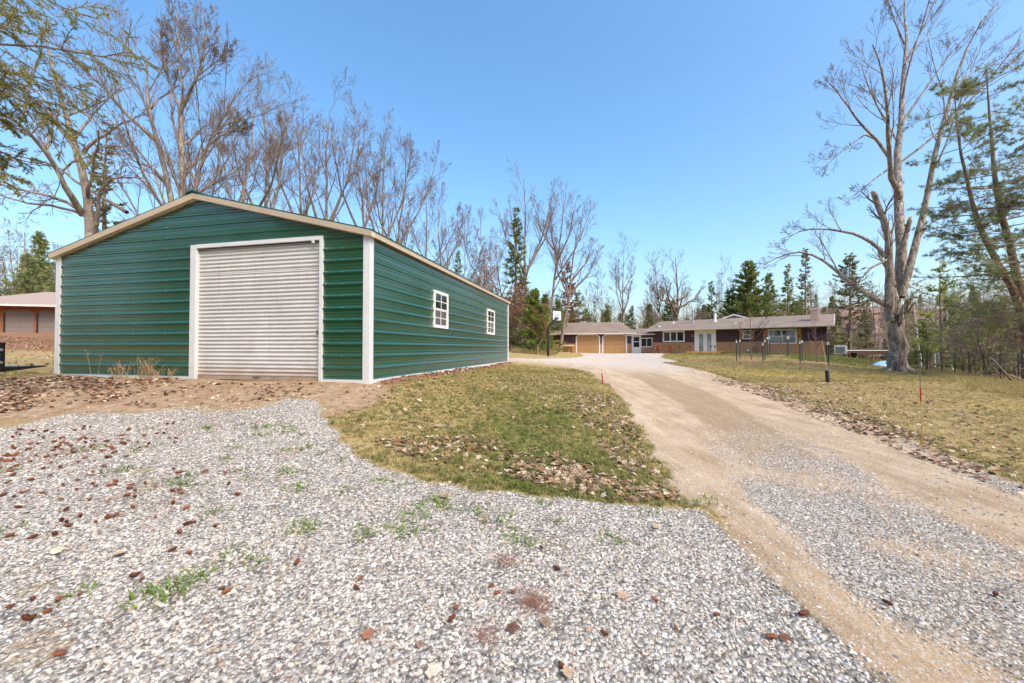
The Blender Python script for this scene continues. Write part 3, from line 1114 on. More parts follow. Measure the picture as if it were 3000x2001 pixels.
cm.poly(pts, [(2 * i, 2 * i + 2, 2 * i + 3, 2 * i + 1) for i in range(len(prof) - 1)])
cm.build('curtain', 'curtain', bw)
for a, b in ((bay[0] + .55, bay[0] + .9), (bay[1] - 1.05, bay[1] - .75)):
    box('curtain_gap', 'glass', bw, a, b, -.0022, -.0008, bay[2] + .75, bay[3] - .14)
# shutters of cedar boards with a dark ornament
for r, w in ((small, .26), (bay, .32)):
    for s in (0, 1):
        t0 = r[0] - w - .01 if s == 0 else r[1] + .01
        sh = thing('shutter', None, None)
        sh.parent = house
        for k in range(3):
            box('board', 'cedar', sh, t0 + k * w / 3 + .004, t0 + (k + 1) * w / 3 - .004, -.045, -.006, r[2] - .02, r[3] + .02)
        mo = MB()
        for k in range(5):
            an = k * 2 * math.pi / 5
            mo.tube([(t0 + w / 2 + .045 * math.cos(an), -.048, (r[2] + r[3]) / 2 + .045 * math.sin(an)), (t0 + w / 2 + .045 * math.cos(an), -.056, (r[2] + r[3]) / 2 + .045 * math.sin(an))], .035, 8)
        mo.build('ornament', 'hardware', sh)
# double door
t0, t1, z0, z1 = dbl
zb_ = .08
fr = MB()
fr.box(t0, t0 + .26, -.06, .02, zb_, EV - .02)
fr.box(t1 - .26, t1, -.06, .02, zb_, EV - .02)
fr.box(t0 + .26, t1 - .26, -.06, .02, z1 - .16, EV - .02)
pf = fr.build('door_surround', 'house_white', house)
tm = (t0 + t1) / 2
for a, b in ((t0 + .26, tm - .006), (tm + .006, t1 - .26)):
    d = frame(MB(), a, b, zb_ + .06, z1 - .16, .17, -.03, .01).build('door', 'house_white', house)
    box('glass', 'glass_frost', d, a + .17, b - .17, -.016, -.006, zb_ + .06 + .17, z1 - .33)
box('door_threshold', 'house_white', house, t0 + .26, t1 - .26, -.1, .02, zb_, zb_ + .06)
hd = MB()
hd.tube([(tm + .07, -.03, 1.05), (tm + .07, -.07, 1.05), (tm + .16, -.075, 1.05)], .014, 6)
hd.build('door_handle', 'hardware', house)
hd = MB()
hd.tube([(tm + .07, -.03, 1.22), (tm + .07, -.055, 1.22)], .025, 8)
hd.build('deadbolt', 'hardware', house)
lt = MB()
lx, lz = HW.uv(2028.5, 983)
lt.box(lx - .07, lx + .07, -.14, -.01, lz - .13, lz + .06)
lt.poly([(lx - .09, -.16, lz + .06), (lx + .09, -.16, lz + .06), (lx + .09, 0, lz + .06), (lx - .09, 0, lz + .06), (lx, -.08, lz + .17)], [(0, 3, 2, 1), (0, 1, 4), (1, 2, 4), (2, 3, 4), (3, 0, 4)])
lt.build('porch_lamp', 'bracket_grey', house)
vx, vz = HW.uv(2192, 1026)
box('dryer_vent', 'house_white', house, vx - .1, vx + .1, -.12, -.02, vz - .09, vz + .09)
ox, oz = HW.uv(2138.5, 1013)
box('house_number', 'hardware', house, ox - .11, ox + .11, -.036, -.026, oz - .035, oz + .035)

# roof: low gable, eave overhang, gutter, rake boards
OE, OR = .75, .55
zr = EV + (4.1 + OE) * .25
ze = EV - .0
m = MB()
A = [(-OR, -OE, ze), (L + OR, -OE, ze), (L + OR, 4.1, zr), (-OR, 4.1, zr), (L + OR, DEPTH + OE, ze), (-OR, DEPTH + OE, ze)]
B = [(x, y, z + .09) for x, y, z in A]
m.poly(A + B, [(6, 7, 8, 9), (9, 8, 10, 11), (0, 3, 2, 1), (3, 5, 4, 2), (1, 2, 8, 7), (2, 4, 10, 8), (0, 6, 9, 3), (3, 9, 11, 5), (0, 1, 7, 6), (4, 5, 11, 10)])
hroof = m.build('roof', 'shingle', house)
box('soffit', 'soffit', house, -OR + .02, L + OR - .02, -OE + .02, -.005, ze - .05, ze - .012)
gt = MB()
gt.prism([(-OE - .13, ze + .085), (-OE - .12, ze - .02), (-OE - .07, ze - .05), (-OE - .004, ze - .05), (-OE - .004, ze + .085)], -OR, L + OR, 'x')
gt.build('gutter', 'gutter', hroof)
for x in (-OR, L + OR):
    rk = MB()
    for s in (0, 1):
        ya, yb = (-OE, 4.1) if s == 0 else (DEPTH + OE, 4.1)
        rk.beam((x + (.015 if x > 0 else -.015), ya, ze - .01), (x + (.015 if x > 0 else -.015), yb, zr - .01), .03, .2)
    rk.build('rake_board', 'gutter', hroof)
box('beam_end', 'gutter', house, L + .12, L + .28, -OE + .05, .1, ze - .28, ze - .055)
ds = MB()
ds.tube([(L + .04, -.09, ze - .02), (L + .04, -.09, .05)], .04, 6)
ds.build('downspout', 'hardware', house)
# rear gable seen over the ridge
_nb = np.array([-HW.d[1], HW.d[0]]) * 5.6
gx = Wall(HW.P0 + _nb, HW.P1 + _nb).uv(2151, 935)[0]
rg = MB()
yy = 5.6
rg.poly([(gx - 1.9, yy, zr - .1), (gx + 1.9, yy, zr - .1), (gx, yy, zr + .52)], [(0, 1, 2)])
rgo = rg.build('rear_gable', 'taupe_door', hroof)
rb = MB()
rb.beam((gx - 2.2, yy - .1, zr - .16), (gx, yy - .1, zr + .58), .12, .14)
rb.beam((gx + 2.2, yy - .1, zr - .16), (gx, yy - .1, zr + .58), .12, .14)
rb.build('rake_board', 'house_white', rgo)
rm = MB()
rm.poly([(gx - 2.2, yy, zr - .1), (gx, yy, zr + .66), (gx + 2.2, yy, zr - .1), (gx - 2.2, yy + 5, zr - .1), (gx, yy + 5, zr + .66), (gx + 2.2, yy + 5, zr - .1)], [(0, 1, 4, 3), (1, 2, 5, 4)])
rm.build('roof_slope', 'shingle', rgo)


def roof_pt(px, py_base):
    """a point on the front roof slope under that pixel"""
    r = ray(px, py_base)
    c, s = HW.d
    nrm = np.array([-s, c])
    # plane: z = ze+.09 + (q+OE)*.25 with q the distance behind the wall
    q0 = -(HW.P0 @ nrm)
    k = (ze + .09 + (q0 + OE) * .25 - CAMZ) / (r[2] - .25 * (r[:2] @ nrm))
    P = np.array([0, 0, CAMZ]) + k * r
    rel = P[:2] - HW.P0
    return float(rel @ HW.d), float(rel @ nrm), float(P[2])


def flue(px, pyb, h, r, cap=True, name='flue_pipe', mat='flue'):
    x, y, z = roof_pt(px, pyb)
    y = min(y, 3.9)
    z = ze + .09 + (y + OE) * .25
    m = MB()
    m.tube([(x, y, z - .1), (x, y, z + .05), (x, y, z + .051), (x, y, z + h)], [r * 1.7, r * 1.5, r, r], 10)
    if cap:
        m.tube([(x, y, z + h), (x, y, z + h + .04), (x, y, z + h + .09)], [r * 1.25, r * 1.25, r * .9], 10)
    return m.build(name, mat, hroof, smooth=False)


flue(2030, 944.5, 1.25, .10)
flue(2095, 942, .75, .13, mat='house_white')
flue(1973, 947, .14, .09, False, 'vent_pipe', 'house_white')
flue(1929, 956.5, .10, .17, False, 'roof_vent')
flue(2154, 946, .07, .14, False, 'roof_vent', 'house_white')
# brick chimney: courses of real bricks
cx, cy, cz = roof_pt(2387, 938)
cy = min(cy, 3.6)
cz = ze + .09 + (cy + OE) * .25
chim = thing('chimney', None, None)
chim.parent = house
chim.location = (cx, cy, cz)
box('mortar_core', 'mortar', chim, -.30, .30, -.24, .24, -.4, .95)
bme = MB().box(-.095, .095, -.012, .012, -.030, .030)
bm_ = bpy.data.meshes.new('brick')
bm_.from_pydata(bme.v, [], bme.f)
bm_.materials.append(MAT['chimney_brick'])
for k in range(12):
    zz_ = .03 + k * .076
    for i in range(3):
        xo = -.205 + i * .205 + (.05 if k % 2 else -.0)
        if abs(xo) > .22:
            continue
        b = link('brick', bm_, None, chim)
        b.location = (xo, -.247, zz_)
    for i in range(2):
        for sx in (-1, 1):
            b = link('brick', bm_, None, chim)
            b.location = (sx * .307, -.11 + i * .21, zz_)
            b.rotation_euler = (0, 0, R(90))
box('chimney_cap', 'mortar', chim, -.37, .37, -.31, .31, .95, 1.06)
box('flue_cover', 'hardware', chim, -.22, .22, -.18, .18, 1.14, 1.19)
box('flue_liner', 'chimney_brick', chim, -.17, .17, -.14, .14, 1.06, 1.14)

# heat pump unit at the house end (stands on its own)
hx, hz = HW.uv(2440, 1030)
hp = thing('heat_pump', 'pale heat pump unit standing past the house corner', 'heat pump', (27.95, 33.4, g1(27.95, 33.4)), HW.rz)
box('casing', 'plastic_pale', hp, -.42, .42, -.17, .17, .35, 1.05, bevel=.02)
m = MB()
for k in range(7):
    m.box(-.34, .30, -.185, -.172, .43 + k * .08, .47 + k * .08)
m.build('grille', 'hardware', hp)
m = MB().box(-.38, -.32, -.15, .15, -.2, .35)
m.box(.32, .38, -.15, .15, -.2, .35)
m.build('stand', 'bracket_grey', hp)

# ---- garage wing
GW = Wall((4.95, 47.8), (13.8, 45.4), 0.0)
gar = thing('garage', 'low garage with two tan clipped corner doors beside the ranch house', 'garage', (4.95, 47.8, 0), GW.rz)
GL = GW.L
GE = GW.uv(1740, 978.5)[1]
gd = [GW.rect(1687, 1758, 979, 1035), GW.rect(1764, 1837, 978.5, 1035)]
m = MB()
m.poly([(0, .03, -.4), (GL, .03, -.4), (GL, .03, GE), (0, .03, GE), (0, 8, -.4), (GL, 8, -.4), (GL, 8, GE), (0, 8, GE)], [(0, 1, 2, 3), (1, 5, 6, 2), (5, 4, 7, 6), (4, 0, 3, 7)])
m.build('wall', 'maroon', gar)
GS = GW.uv(1690, 1007)[1]
e = [0.0] + [q for g in gd for q in (g[0], g[1])] + [GL]
for i in range(0, 6, 2):
    grooves(gar, e[i], e[i + 1], GS, GE, -.004, 'maroon')
laps(gar, [(e[0], e[1]), (e[2], e[3]), (e[4], e[5])], .0, GS, 0, 'tan_siding', 5)
for g in gd:
    a, b, z0, z1 = g
    z0, c, w = 0.0, .34, .13
    fr = MB()
    outer = [(a, z0), (a, z1 - c), (a + c, z1), (b - c, z1), (b, z1 - c), (b, z0)]
    inner = [(a + w, z0), (a + w, z1 - c - .03), (a + c + .03, z1 - w), (b - c - .03, z1 - w), (b - w, z1 - c - .03), (b - w, z0)]
    for i in range(5):
        o0, o1, i0, i1 = outer[i], outer[i + 1], inner[i], inner[i + 1]
        q = [o0, o1, i1, i0]
        fr.poly([(x, -.06, z) for x, z in q] + [(x, .02, z) for x, z in q], [(0, 1, 2, 3), (0, 4, 5, 1), (1, 5, 6, 2), (2, 6, 7, 3), (3, 7, 4, 0)])
    dfr = fr.build('door_frame', 'house_white', gar)
    n = 4
    hh = (z1 - w) / n
    for k in range(n):
        q0, q1 = k * hh + .006, (k + 1) * hh - .006
        if k == n - 1:
            pr = [(a + w, q0), (b - w, q0), (b - w, z1 - c - .03), (b - c - .03, q1), (a + c + .03, q1), (a + w, z1 - c - .03)]
        else:
            pr = [(a + w, q0), (b - w, q0), (b - w, q1), (a + w, q1)]
        MB().poly([(x, -.012, z) for x, z in pr] + [(x, .012, z) for x, z in pr],
                  [tuple(range(len(pr))), tuple(range(len(pr), 2 * len(pr)))[::-1]] + [(i, i + len(pr), (i + 1) % len(pr) + len(pr), (i + 1) % len(pr)) for i in range(len(pr))]).build('door_panel', 'tan_door', gar)
    box('door_handle', 'hardware', gar, (a + b) / 2 - .07, (a + b) / 2 + .07, -.045, -.013, .78, .82)
m = MB()
OG = .6
hip = 1.35
yr = 3.9
zr2 = GE + 1.55
rA = [(-.45, -OG, GE), (GL + .55, -OG, GE), (GL + .55 - hip - .3, yr, zr2), (-.45, yr, zr2), (GL + .55, 8.6, GE), (-.45, 8.6, GE)]
rB = [(x, y, z + .08) for x, y, z in rA]
m.poly(rA + rB, [(6, 7, 8, 9), (9, 8, 10, 11), (0, 3, 2, 1), (3, 5, 4, 2), (1, 2, 8, 7), (2, 4, 10, 8), (7, 10, 8), (0, 6, 9, 3), (3, 9, 11, 5), (0, 1, 7, 6), (4, 5, 11, 10)])
groof = m.build('roof', 'shingle', gar)
MB().prism([(-OG - .12, GE + .07), (-OG - .11, GE - .04), (-OG - .004, GE - .06), (-OG - .004, GE + .07)], -.45, GL + .55, 'x').build('gutter', 'gutter', groof)
box('soffit', 'soffit', gar, -.4, GL + .5, -OG + .01, -.005, GE - .05, GE - .01)
m = MB()
lx, lz = GW.uv(1842, 982)
for s in (-1, 1):
    m.tube([(lx, -.03, lz), (lx + s * .12, -.12, lz - .05), (lx + s * .2, -.2, lz - .1)], [.04, .05, .08], 8)
m.build('floodlight', 'house_white', gar)

# ---- breezeway between them
BW = Wall((13.85, 45.35), (15.72, 43.55), 0.0)
brz = thing('breezeway', 'white entry porch with storm door and slider linking garage to house', 'porch', (13.85, 45.35, 0), BW.rz)
BL = BW.L
BE = BW.uv(1880, 981)[1]
box('wall', 'tan_siding', brz, 0, BL, .03, 3.0, -.3, BE)
dr = BW.rect(1853, 1877, 983, 1035)
wr = BW.rect(1877.5, 1912, 989.5, 1017)
m = MB()
m.box(0.0, dr[0], -.05, .02, 0, BE)
m.box(dr[1], wr[0] + .05, -.05, .02, 0, BE)
m.box(dr[0], dr[1], -.05, .02, dr[3], BE)
m.build('door_surround', 'house_white', brz)
a, b = dr[0] + .02, dr[1] - .02
d = MB()
d.box(a, a + .13, -.03, .01, .02, dr[3] - .02)
d.box(b - .13, b, -.03, .01, .02, dr[3] - .02)
d.box(a + .13, b - .13, -.03, .01, .02, .75)
d.box(a + .13, b - .13, -.03, .01, dr[3] - .18, dr[3] - .02)
d.box(a + .13, b - .13, -.03, .01, 1.33, 1.40)
do = d.build('storm_door', 'house_white', brz)
box('pane', 'glass', do, a + .13, b - .13, -.012, -.004, .75, 1.33)
box('pane', 'glass', do, a + .13, b - .13, -.012, -.004, 1.40, dr[3] - .18)
glazed(brz, wr, 1, 'glass', .06, .09)
box('upper_panel', 'maroon', brz, wr[0] + .05, BL, -.008, .02, wr[3], BE)
laps(brz, [(wr[0] + .05, BL)], 0, wr[2], 0, 'tan_siding', 4)
m = MB()
m.poly([(-.9, -.45, BE + .0), (BL + .35, -.45, BE + .0), (BL + .35, 2.6, BE + .75), (-.9, 2.6, BE + .75), (-.9, -.45, BE + .08), (BL + .35, -.45, BE + .08), (BL + .35, 2.6, BE + .83), (-.9, 2.6, BE + .83)],
       [(4, 5, 6, 7), (0, 3, 2, 1), (0, 1, 5, 4), (1, 2, 6, 5), (3, 0, 4, 7)])
bro = m.build('roof', 'shingle', brz)
MB().prism([(-.56, BE + .08), (-.55, BE - .03), (-.454, BE - .05), (-.454, BE + .08)], -.55, BL + .4, 'x').build('gutter', 'gutter', bro)
MB().tube([(BL + .32, -.5, BE - .02), (BL + .12, -.12, BE - .28), (BL + .06, -.08, .35), (BL + .1, -.1, .2), (BL + .55, -.5, .06)], .045, 6).build('downspout', 'gutter', brz)

# entry step of fresh lumber, planks as pieces
st = thing('entry_step', 'fresh lumber step platform below the white double doors', 'step', (*(HW.P0 + HW.d * (dbl[0] - .9)), 0), HW.rz)
SW = dbl[1] - dbl[0] + 1.55
for k in range(8):
    box('plank', 'deck_fresh', st, .35, SW, -1.15 + k * .14, -1.15 + k * .14 + .132, .26, .30)
for k in range(3):
    box('step_plank', 'deck_fresh', st, -.1, SW - .2, -1.6 + k * .15, -1.6 + k * .15 + .142, .1, .13)
box('riser', 'deck_fresh', st, .35, SW - .02, -1.14, -1.11, -.05, .255)
box('riser', 'deck_fresh', st, -.1, SW - .22, -1.58, -1.55, -.05, .095)
# neighbour's garage far to the left
NW_ = Wall((-48.5, 34.6), (-39.4, 37.2), 0.0)
nz = 2.0
ng = thing('neighbour_garage', 'distant hipped garage with orange posts and taupe doors past the barn', 'garage', (-48.5, 34.6, nz), NW_.rz)
NL = NW_.L
box('wall', 'orange_wood', ng, 0, NL, .06, 7, -.5, 2.5)
for px0, px1 in ((15, 98), (112, 195)):
    a, b = NW_.uv(px0, 945)[0], NW_.uv(px1, 945)[0]
    for k in range(4):
        box('door_panel', 'taupe_door', ng, a, b, .03, .055, k * .54 + .01, (k + 1) * .54 - .01)
    box('door_seal', 'hardware', ng, a - .16, a - .01, .03, .058, 0, 2.2)
    m = MB()
    for s, x in ((1, a - .16), (-1, b)):
        m.poly([(x, .02, 2.2), (x + s * .5, .02, 2.2), (x, .02, 1.75), (x, .055, 2.2), (x + s * .5, .055, 2.2), (x, .055, 1.75)], [(0, 1, 2), (3, 5, 4), (0, 2, 5, 3), (1, 4, 5, 2), (0, 3, 4, 1)])
    m.build('door_brace', 'orange_wood', ng)
m = MB()
a = [(-1.2, -1.1, 2.45), (NL + 1.2, -1.1, 2.45), (NL + 1.2, 8, 2.45), (-1.2, 8, 2.45), (3.4, 3.4, 4.2), (NL - 3.4, 3.4, 4.2)]
m.poly(a, [(0, 1, 5, 4), (1, 2, 5), (2, 3, 4, 5), (3, 0, 4), (0, 3, 2, 1)])
nr = m.build('roof', paint('pinkish_shingles', '#98867a', .95, .1, 6, bump=.2), ng)
MB().prism([(-1.2, 2.52), (-1.2, 2.36), (-1.12, 2.36), (-1.12, 2.5)], -1.2, NL + 1.2, 'x').build('fascia', 'gutter', nr)


# ------------------------------------------------------------------ vegetation: branch systems grown level by level with numpy
def unit(v):
    return v / np.maximum(np.linalg.norm(v, axis=-1, keepdims=True), 1e-9)


def tubes(P, Rr, sides, cap=False):
    """P (B,n,3) polylines with radii (B,n) -> verts, quads"""
    B, n, _ = P.shape
    T = np.empty_like(P)
    T[:, 1:-1] = P[:, 2:] - P[:, :-2]
    T[:, 0] = P[:, 1] - P[:, 0]
    T[:, -1] = P[:, -1] - P[:, -2]
    T = unit(T)
    ref = np.where(np.abs(T[..., 2:3]) > 0.9, np.array([1.0, 0, 0]), np.array([0, 0, 1.0]))
    A = unit(np.cross(T, ref))
    C = np.cross(T, A)
    w = 2 * math.pi * np.arange(sides) / sides
    V = P[:, :, None] + Rr[:, :, None, None] * (np.cos(w)[None, None, :, None] * A[:, :, None] + np.sin(w)[None, None, :, None] * C[:, :, None])
    idx = np.arange(B * n * sides).reshape(B, n, sides)
    nx = np.roll(idx, -1, 2)
    Q = np.stack([idx[:, :-1], nx[:, :-1], nx[:, 1:], idx[:, 1:]], -1).reshape(-1, 4)
    return V.reshape(-1, 3), Q


class Geo:
    def __init__(self):
        self.V, self.Q, self.T, self.n = [], [], [], 0

    def add(self, V, Q=None, T=None):
        if Q is not None and len(Q):
            self.Q.append(np.asarray(Q) + self.n)
        if T is not None and len(T):
            self.T.append(np.asarray(T) + self.n)
        self.V.append(V)
        self.n += len(V)

    def mesh(self, name, smooth=True):
        return np_mesh(name, np.concatenate(self.V), np.concatenate(self.Q) if self.Q else None, np.concatenate(self.T) if self.T else None, smooth)


def resample(pts, n):
    pts = np.asarray(pts, float)
    d = np.concatenate([[0], np.cumsum(np.linalg.norm(np.diff(pts, axis=0), axis=1))])
    s = np.linspace(0, d[-1], n)
    return np.stack([np.interp(s, d, pts[:, i]) for i in range(3)], 1)


def sprout(rng, P, Rr, nc, n, ang, ratio, rr, tmin=0.3, tmax=1.0, wob=0.12, up=0.08, rtip=0.35, rmin=0.003, lmin=0.0, flat=None, even=True):
    """children of the polylines P: nc each; returns child polylines and radii"""
    B, m, _ = P.shape
    L = np.linalg.norm(np.diff(P, axis=1), axis=2).sum(1)
    if even:
        t = tmin + (tmax - tmin) * (np.arange(nc)[None] + rng.random((B, nc))) / nc
    else:
        t = tmin + (tmax - tmin) * rng.random((B, nc))
    f = t * (m - 1)
    i = np.clip(f.astype(int), 0, m - 2)
    u = (f - i)[..., None]
    bi = np.arange(B)[:, None]
    p = P[bi, i] * (1 - u) + P[bi, i + 1] * u
    d = unit(P[bi, i + 1] - P[bi, i])
    r = (Rr[bi, i] * (1 - u[..., 0]) + Rr[bi, i + 1] * u[..., 0])
    az = (np.arange(nc)[None] * 2.399 + rng.random((B, 1)) * 6.28 + rng.normal(0, .5, (B, nc)))
    an = np.radians(rng.uniform(ang[0], ang[1], (B, nc)))
    ref = np.where(np.abs(d[..., 2:3]) > 0.9, np.array([1.0, 0, 0]), np.array([0, 0, 1.0]))
    a = unit(np.cross(d, ref))
    c = np.cross(d, a)
    side = np.cos(az)[..., None] * a + np.sin(az)[..., None] * c
    if flat is not None:
        side[..., 2] *= flat
        side = unit(side)
    dd = unit(d * np.cos(an)[..., None] + side * np.sin(an)[..., None])
    ln = L[:, None] * ratio * (1.15 - 0.7 * t) * rng.uniform(.65, 1.25, (B, nc))
    ln = np.maximum(ln, lmin)
    p, dd, ln, r = p.reshape(-1, 3), dd.reshape(-1, 3), ln.reshape(-1), np.maximum((r * rr).reshape(-1), rmin)
    out = np.empty((len(p), n, 3))
    out[:, 0] = p
    for k in range(1, n):
        dd = unit(dd + rng.normal(0, wob, dd.shape) + np.array([0, 0, up]))
        p = p + dd * (ln / (n - 1))[:, None]
        out[:, k] = p
    rad = r[:, None] * np.linspace(1, rtip, n)[None]
    return out, np.maximum(rad, rmin * 0.7)


LEVELS = [dict(nc=9, n=7, ang=(20, 44), ratio=.55, rr=.5, tmin=.34, wob=.06, up=.07),
          dict(nc=7, n=6, ang=(18, 42), ratio=.55, rr=.5, tmin=.2, wob=.07, up=.07),
          dict(nc=6, n=4, ang=(16, 40), ratio=.58, rr=.52, tmin=.15, wob=.08, up=.06),
          dict(nc=3, n=2, ang=(15, 40), ratio=.62, rr=.6, tmin=.2, wob=.08, up=.05)]


def lv(**over):
    """the standard levels with some settings changed; keys like nc0=7 change one level"""
    out = [dict(d) for d in LEVELS]
    for k, v in over.items():
        out[int(k[-1])][k[:-1]] = v
    return out


def bare_tree(name, label, limbs, levels=None, seed=1, base=None, bark='bark_wood', twig='twig', group=None, split=1, rmin=.006, leaves=None, extra=None, cat='tree'):
    """limbs: [(points, r0, r1)] in world space; the crown grows from them. split = how many grown levels count as trunk"""
    rng = np.random.default_rng(seed)
    base = np.asarray(base if base is not None else limbs[0][0][0], float)
    t = thing(name, label, cat, base, 0, group)
    tr, cr = Geo(), Geo()
    n0 = 12
    P = np.stack([resample(l[0], n0) for l in limbs]) - base
    jit = rng.normal(0, 1, P.shape) * np.array([l[1] for l in limbs])[:, None, None] * .12
    jit[:, 0] = 0
    P = P + jit
    Rr = np.stack([l[1] + (l[2] - l[1]) * np.linspace(0, 1, n0) ** (l[3] if len(l) > 3 else .8) for l in limbs])
    tr.add(*tubes(P, Rr, 10))
    for k, lvl in enumerate(levels or LEVELS):
        P, Rr = sprout(rng, P, Rr, rmin=rmin, **lvl)
        sides = 6 if k == 0 else (4 if k == 1 else 3)
        (tr if k < split else cr).add(*tubes(P, Rr, sides))
    if extra:
        extra(tr, cr, rng, base)
    link('trunk', tr.mesh('trunk'), bark, t)
    link('crown', cr.mesh('crown'), twig, t)
    if leaves:
        mat, cnt, size, tlo = leaves
        tips = P[:, -1]
        tips = tips[tips[:, 2] < np.quantile(tips[:, 2], tlo)] if tlo < 1 else tips
        q = tips[rng.integers(0, len(tips), cnt)] + rng.normal(0, size, (cnt, 3))
        lf = Geo()
        lf.add(*leaf_quads(rng, q, size))
        link('leaves', lf.mesh('leaves', False), mat, t)
    return t


def leaf_quads(rng, q, size):
    n = len(q)
    a = unit(rng.normal(0, 1, (n, 3)))
    b = unit(np.cross(a, rng.normal(0, 1, (n, 3))))
    s = size * rng.uniform(.6, 1.3, (n, 1))
    V = np.stack([q - a * s, q + b * s * .5, q + a * s, q - b * s * .5], 1).reshape(-1, 3)
    return V, np.arange(n * 4).reshape(n, 4)


def leader(px, base_py, depth, top_py, r, lean=0, bend=.3, seed=0, z0=None):
    """a trunk polyline standing on the terrain at that image column"""
    rng = np.random.default_rng(seed + 99)
    b = at(px, base_py, depth)
    b[2] = g1(b[0], b[1]) - .1 if z0 is None else z0
    top = at(px + lean, top_py, depth)
    pts = [b]
    for k in range(1, 6):
        f = k / 5
        q = b * (1 - f) + top * f
        q = q + np.array([rng.normal(0, bend), rng.normal(0, bend), 0]) * (f * (1.2 - f) * 2)
        pts.append(q)
    return (pts, r, r * .12)


def traced(px_pts, depth, r0, r1, seed=0, dz=0.0, power=.8, bow=.06):
    """a limb drawn through image points; depth wanders so that it is round, not flat"""
    rng = np.random.default_rng(seed + 5)
    slope = rng.normal(0, .28)
    out = []
    p0 = np.array(px_pts[0], float)
    for k, (x, y) in enumerate(px_pts):
        run = np.hypot(x - p0[0], y - p0[1]) / FPX * depth
        out.append(at(x, y, depth + dz + run * slope + (rng.normal(0, bow) if k else 0)))
    return (out, r0, r1, power)


# ---- conifers
def conifer(name, label, px, base_py, depth, top_py, width, seed, mat='spruce', bark='bark_pine', group=None, start=.06, dens=1.0, droop=.25, spray=.34, gap=0.0, loc=None, height=None, whorl=.42, dead=.0, lean=(0, 0), cat='tree', profile=1.0):
    rng = np.random.default_rng(seed)
    b = at(px, base_py, depth) if loc is None else np.array(loc, float)
    b[2] = g1(b[0], b[1]) - .1
    H = float(at(px, top_py, depth)[2] - b[2]) if height is None else height
    t = thing(name, label, cat, b, 0, group)
    r = .012 * H + .03
    tr = Geo()
    zz = np.linspace(0, 1, 9)
    path = np.stack([lean[0] * H * zz + .05 * np.sin(zz * 7 + seed), lean[1] * H * zz + .05 * np.cos(zz * 6 + seed), zz * H], 1)
    tr.add(*tubes(path[None], (r * (1 - zz * .95))[None], 8))
    hs, h = [], start * H
    while h < H * .985:
        k = max(3, int(round(6 * dens)))
        for i in range(k):
            if rng.random() > gap:
                hs.append(h + rng.uniform(-.5, .5) * whorl)
        h += whorl * (1.0 - .45 * h / H)
    hs = np.clip(np.array(hs), .03 * H, H * .99)
    n = len(hs)
    az = rng.random(n) * 6.283
    f = hs / H
    Lb = width * 1.3 * ((1 - f) ** (profile * .85) * .96 + .04) * rng.uniform(.55, 1.12, n)
    d = np.stack([np.cos(az), np.sin(az), np.full(n, .25) - droop * (1 - f) + rng.normal(0, .08, n) + .5 * f], 1)
    d = unit(d)
    m = 5
    s = np.linspace(0, 1, m)
    root = np.stack([np.interp(f, zz, path[:, 0]), np.interp(f, zz, path[:, 1]), hs], 1)
    P = root[:, None] + d[:, None] * (Lb[:, None] * s[None])[..., None]
    P[..., 2] += (-droop * .5 * s[None] ** 1.5 + .32 * droop * s[None] ** 3) * Lb[:, None]
    P[:, 1:] += rng.normal(0, .03, (n, m - 1, 3)) * Lb[:, None, None]
    rad = np.maximum(.011 * Lb[:, None] + .004, .006) * np.linspace(1, .3, m)[None]
    tr.add(*tubes(P, rad, 3))
    link('trunk', tr.mesh('trunk'), bark, t)
    # sprays of needles along the boughs: narrow blades, in two rows and drooping tufts
    live = rng.random(n) > dead * (1.3 - f)
    Pl, Ll = P[live], Lb[live]
    nc = np.maximum(3, (Ll / spray * 4.4 * dens).astype(int))
    bi = np.repeat(np.arange(len(Pl)), nc)
    tt = .12 + .88 * rng.random(len(bi)) ** .8
    ff = tt * (m - 1)
    i0 = np.clip(ff.astype(int), 0, m - 2)
    u = (ff - i0)[:, None]
    q = Pl[bi, i0] * (1 - u) + Pl[bi, i0 + 1] * u
    dirn = unit(Pl[bi, i0 + 1] - Pl[bi, i0])
    sgn = np.where(rng.random(len(bi)) < .5, -1.0, 1.0)[:, None]
    lat = unit(np.cross(dirn, np.array([0, 0, 1.0])))
    out = unit(dirn * rng.uniform(.5, 1.1, (len(bi), 1)) + lat * sgn * rng.uniform(.2, 1.0, (len(bi), 1)) + np.array([0, 0, 1.0]) * rng.normal(-.12, .28, (len(bi), 1)))
    sl = spray * rng.uniform(.5, 1.25, len(bi)) * (.55 + .6 * (1 - tt))
    g = Geo()
    for fan in range(3):
        o2 = unit(out + rng.normal(0, .34, out.shape))
        nrm = unit(np.cross(o2, rng.normal(0, 1, out.shape)))
        w = (sl * rng.uniform(.12, .22, len(sl)))[:, None]
        a = q
        V = np.stack([a, a + o2 * (sl * .45)[:, None] + nrm * w, a + o2 * sl[:, None], a + o2 * (sl * .45)[:, None] - nrm * w], 1).reshape(-1, 3)
        g.add(V, np.arange(len(V)).reshape(-1, 4))
    link('crown', g.mesh('crown', False), mat, t)
    return t


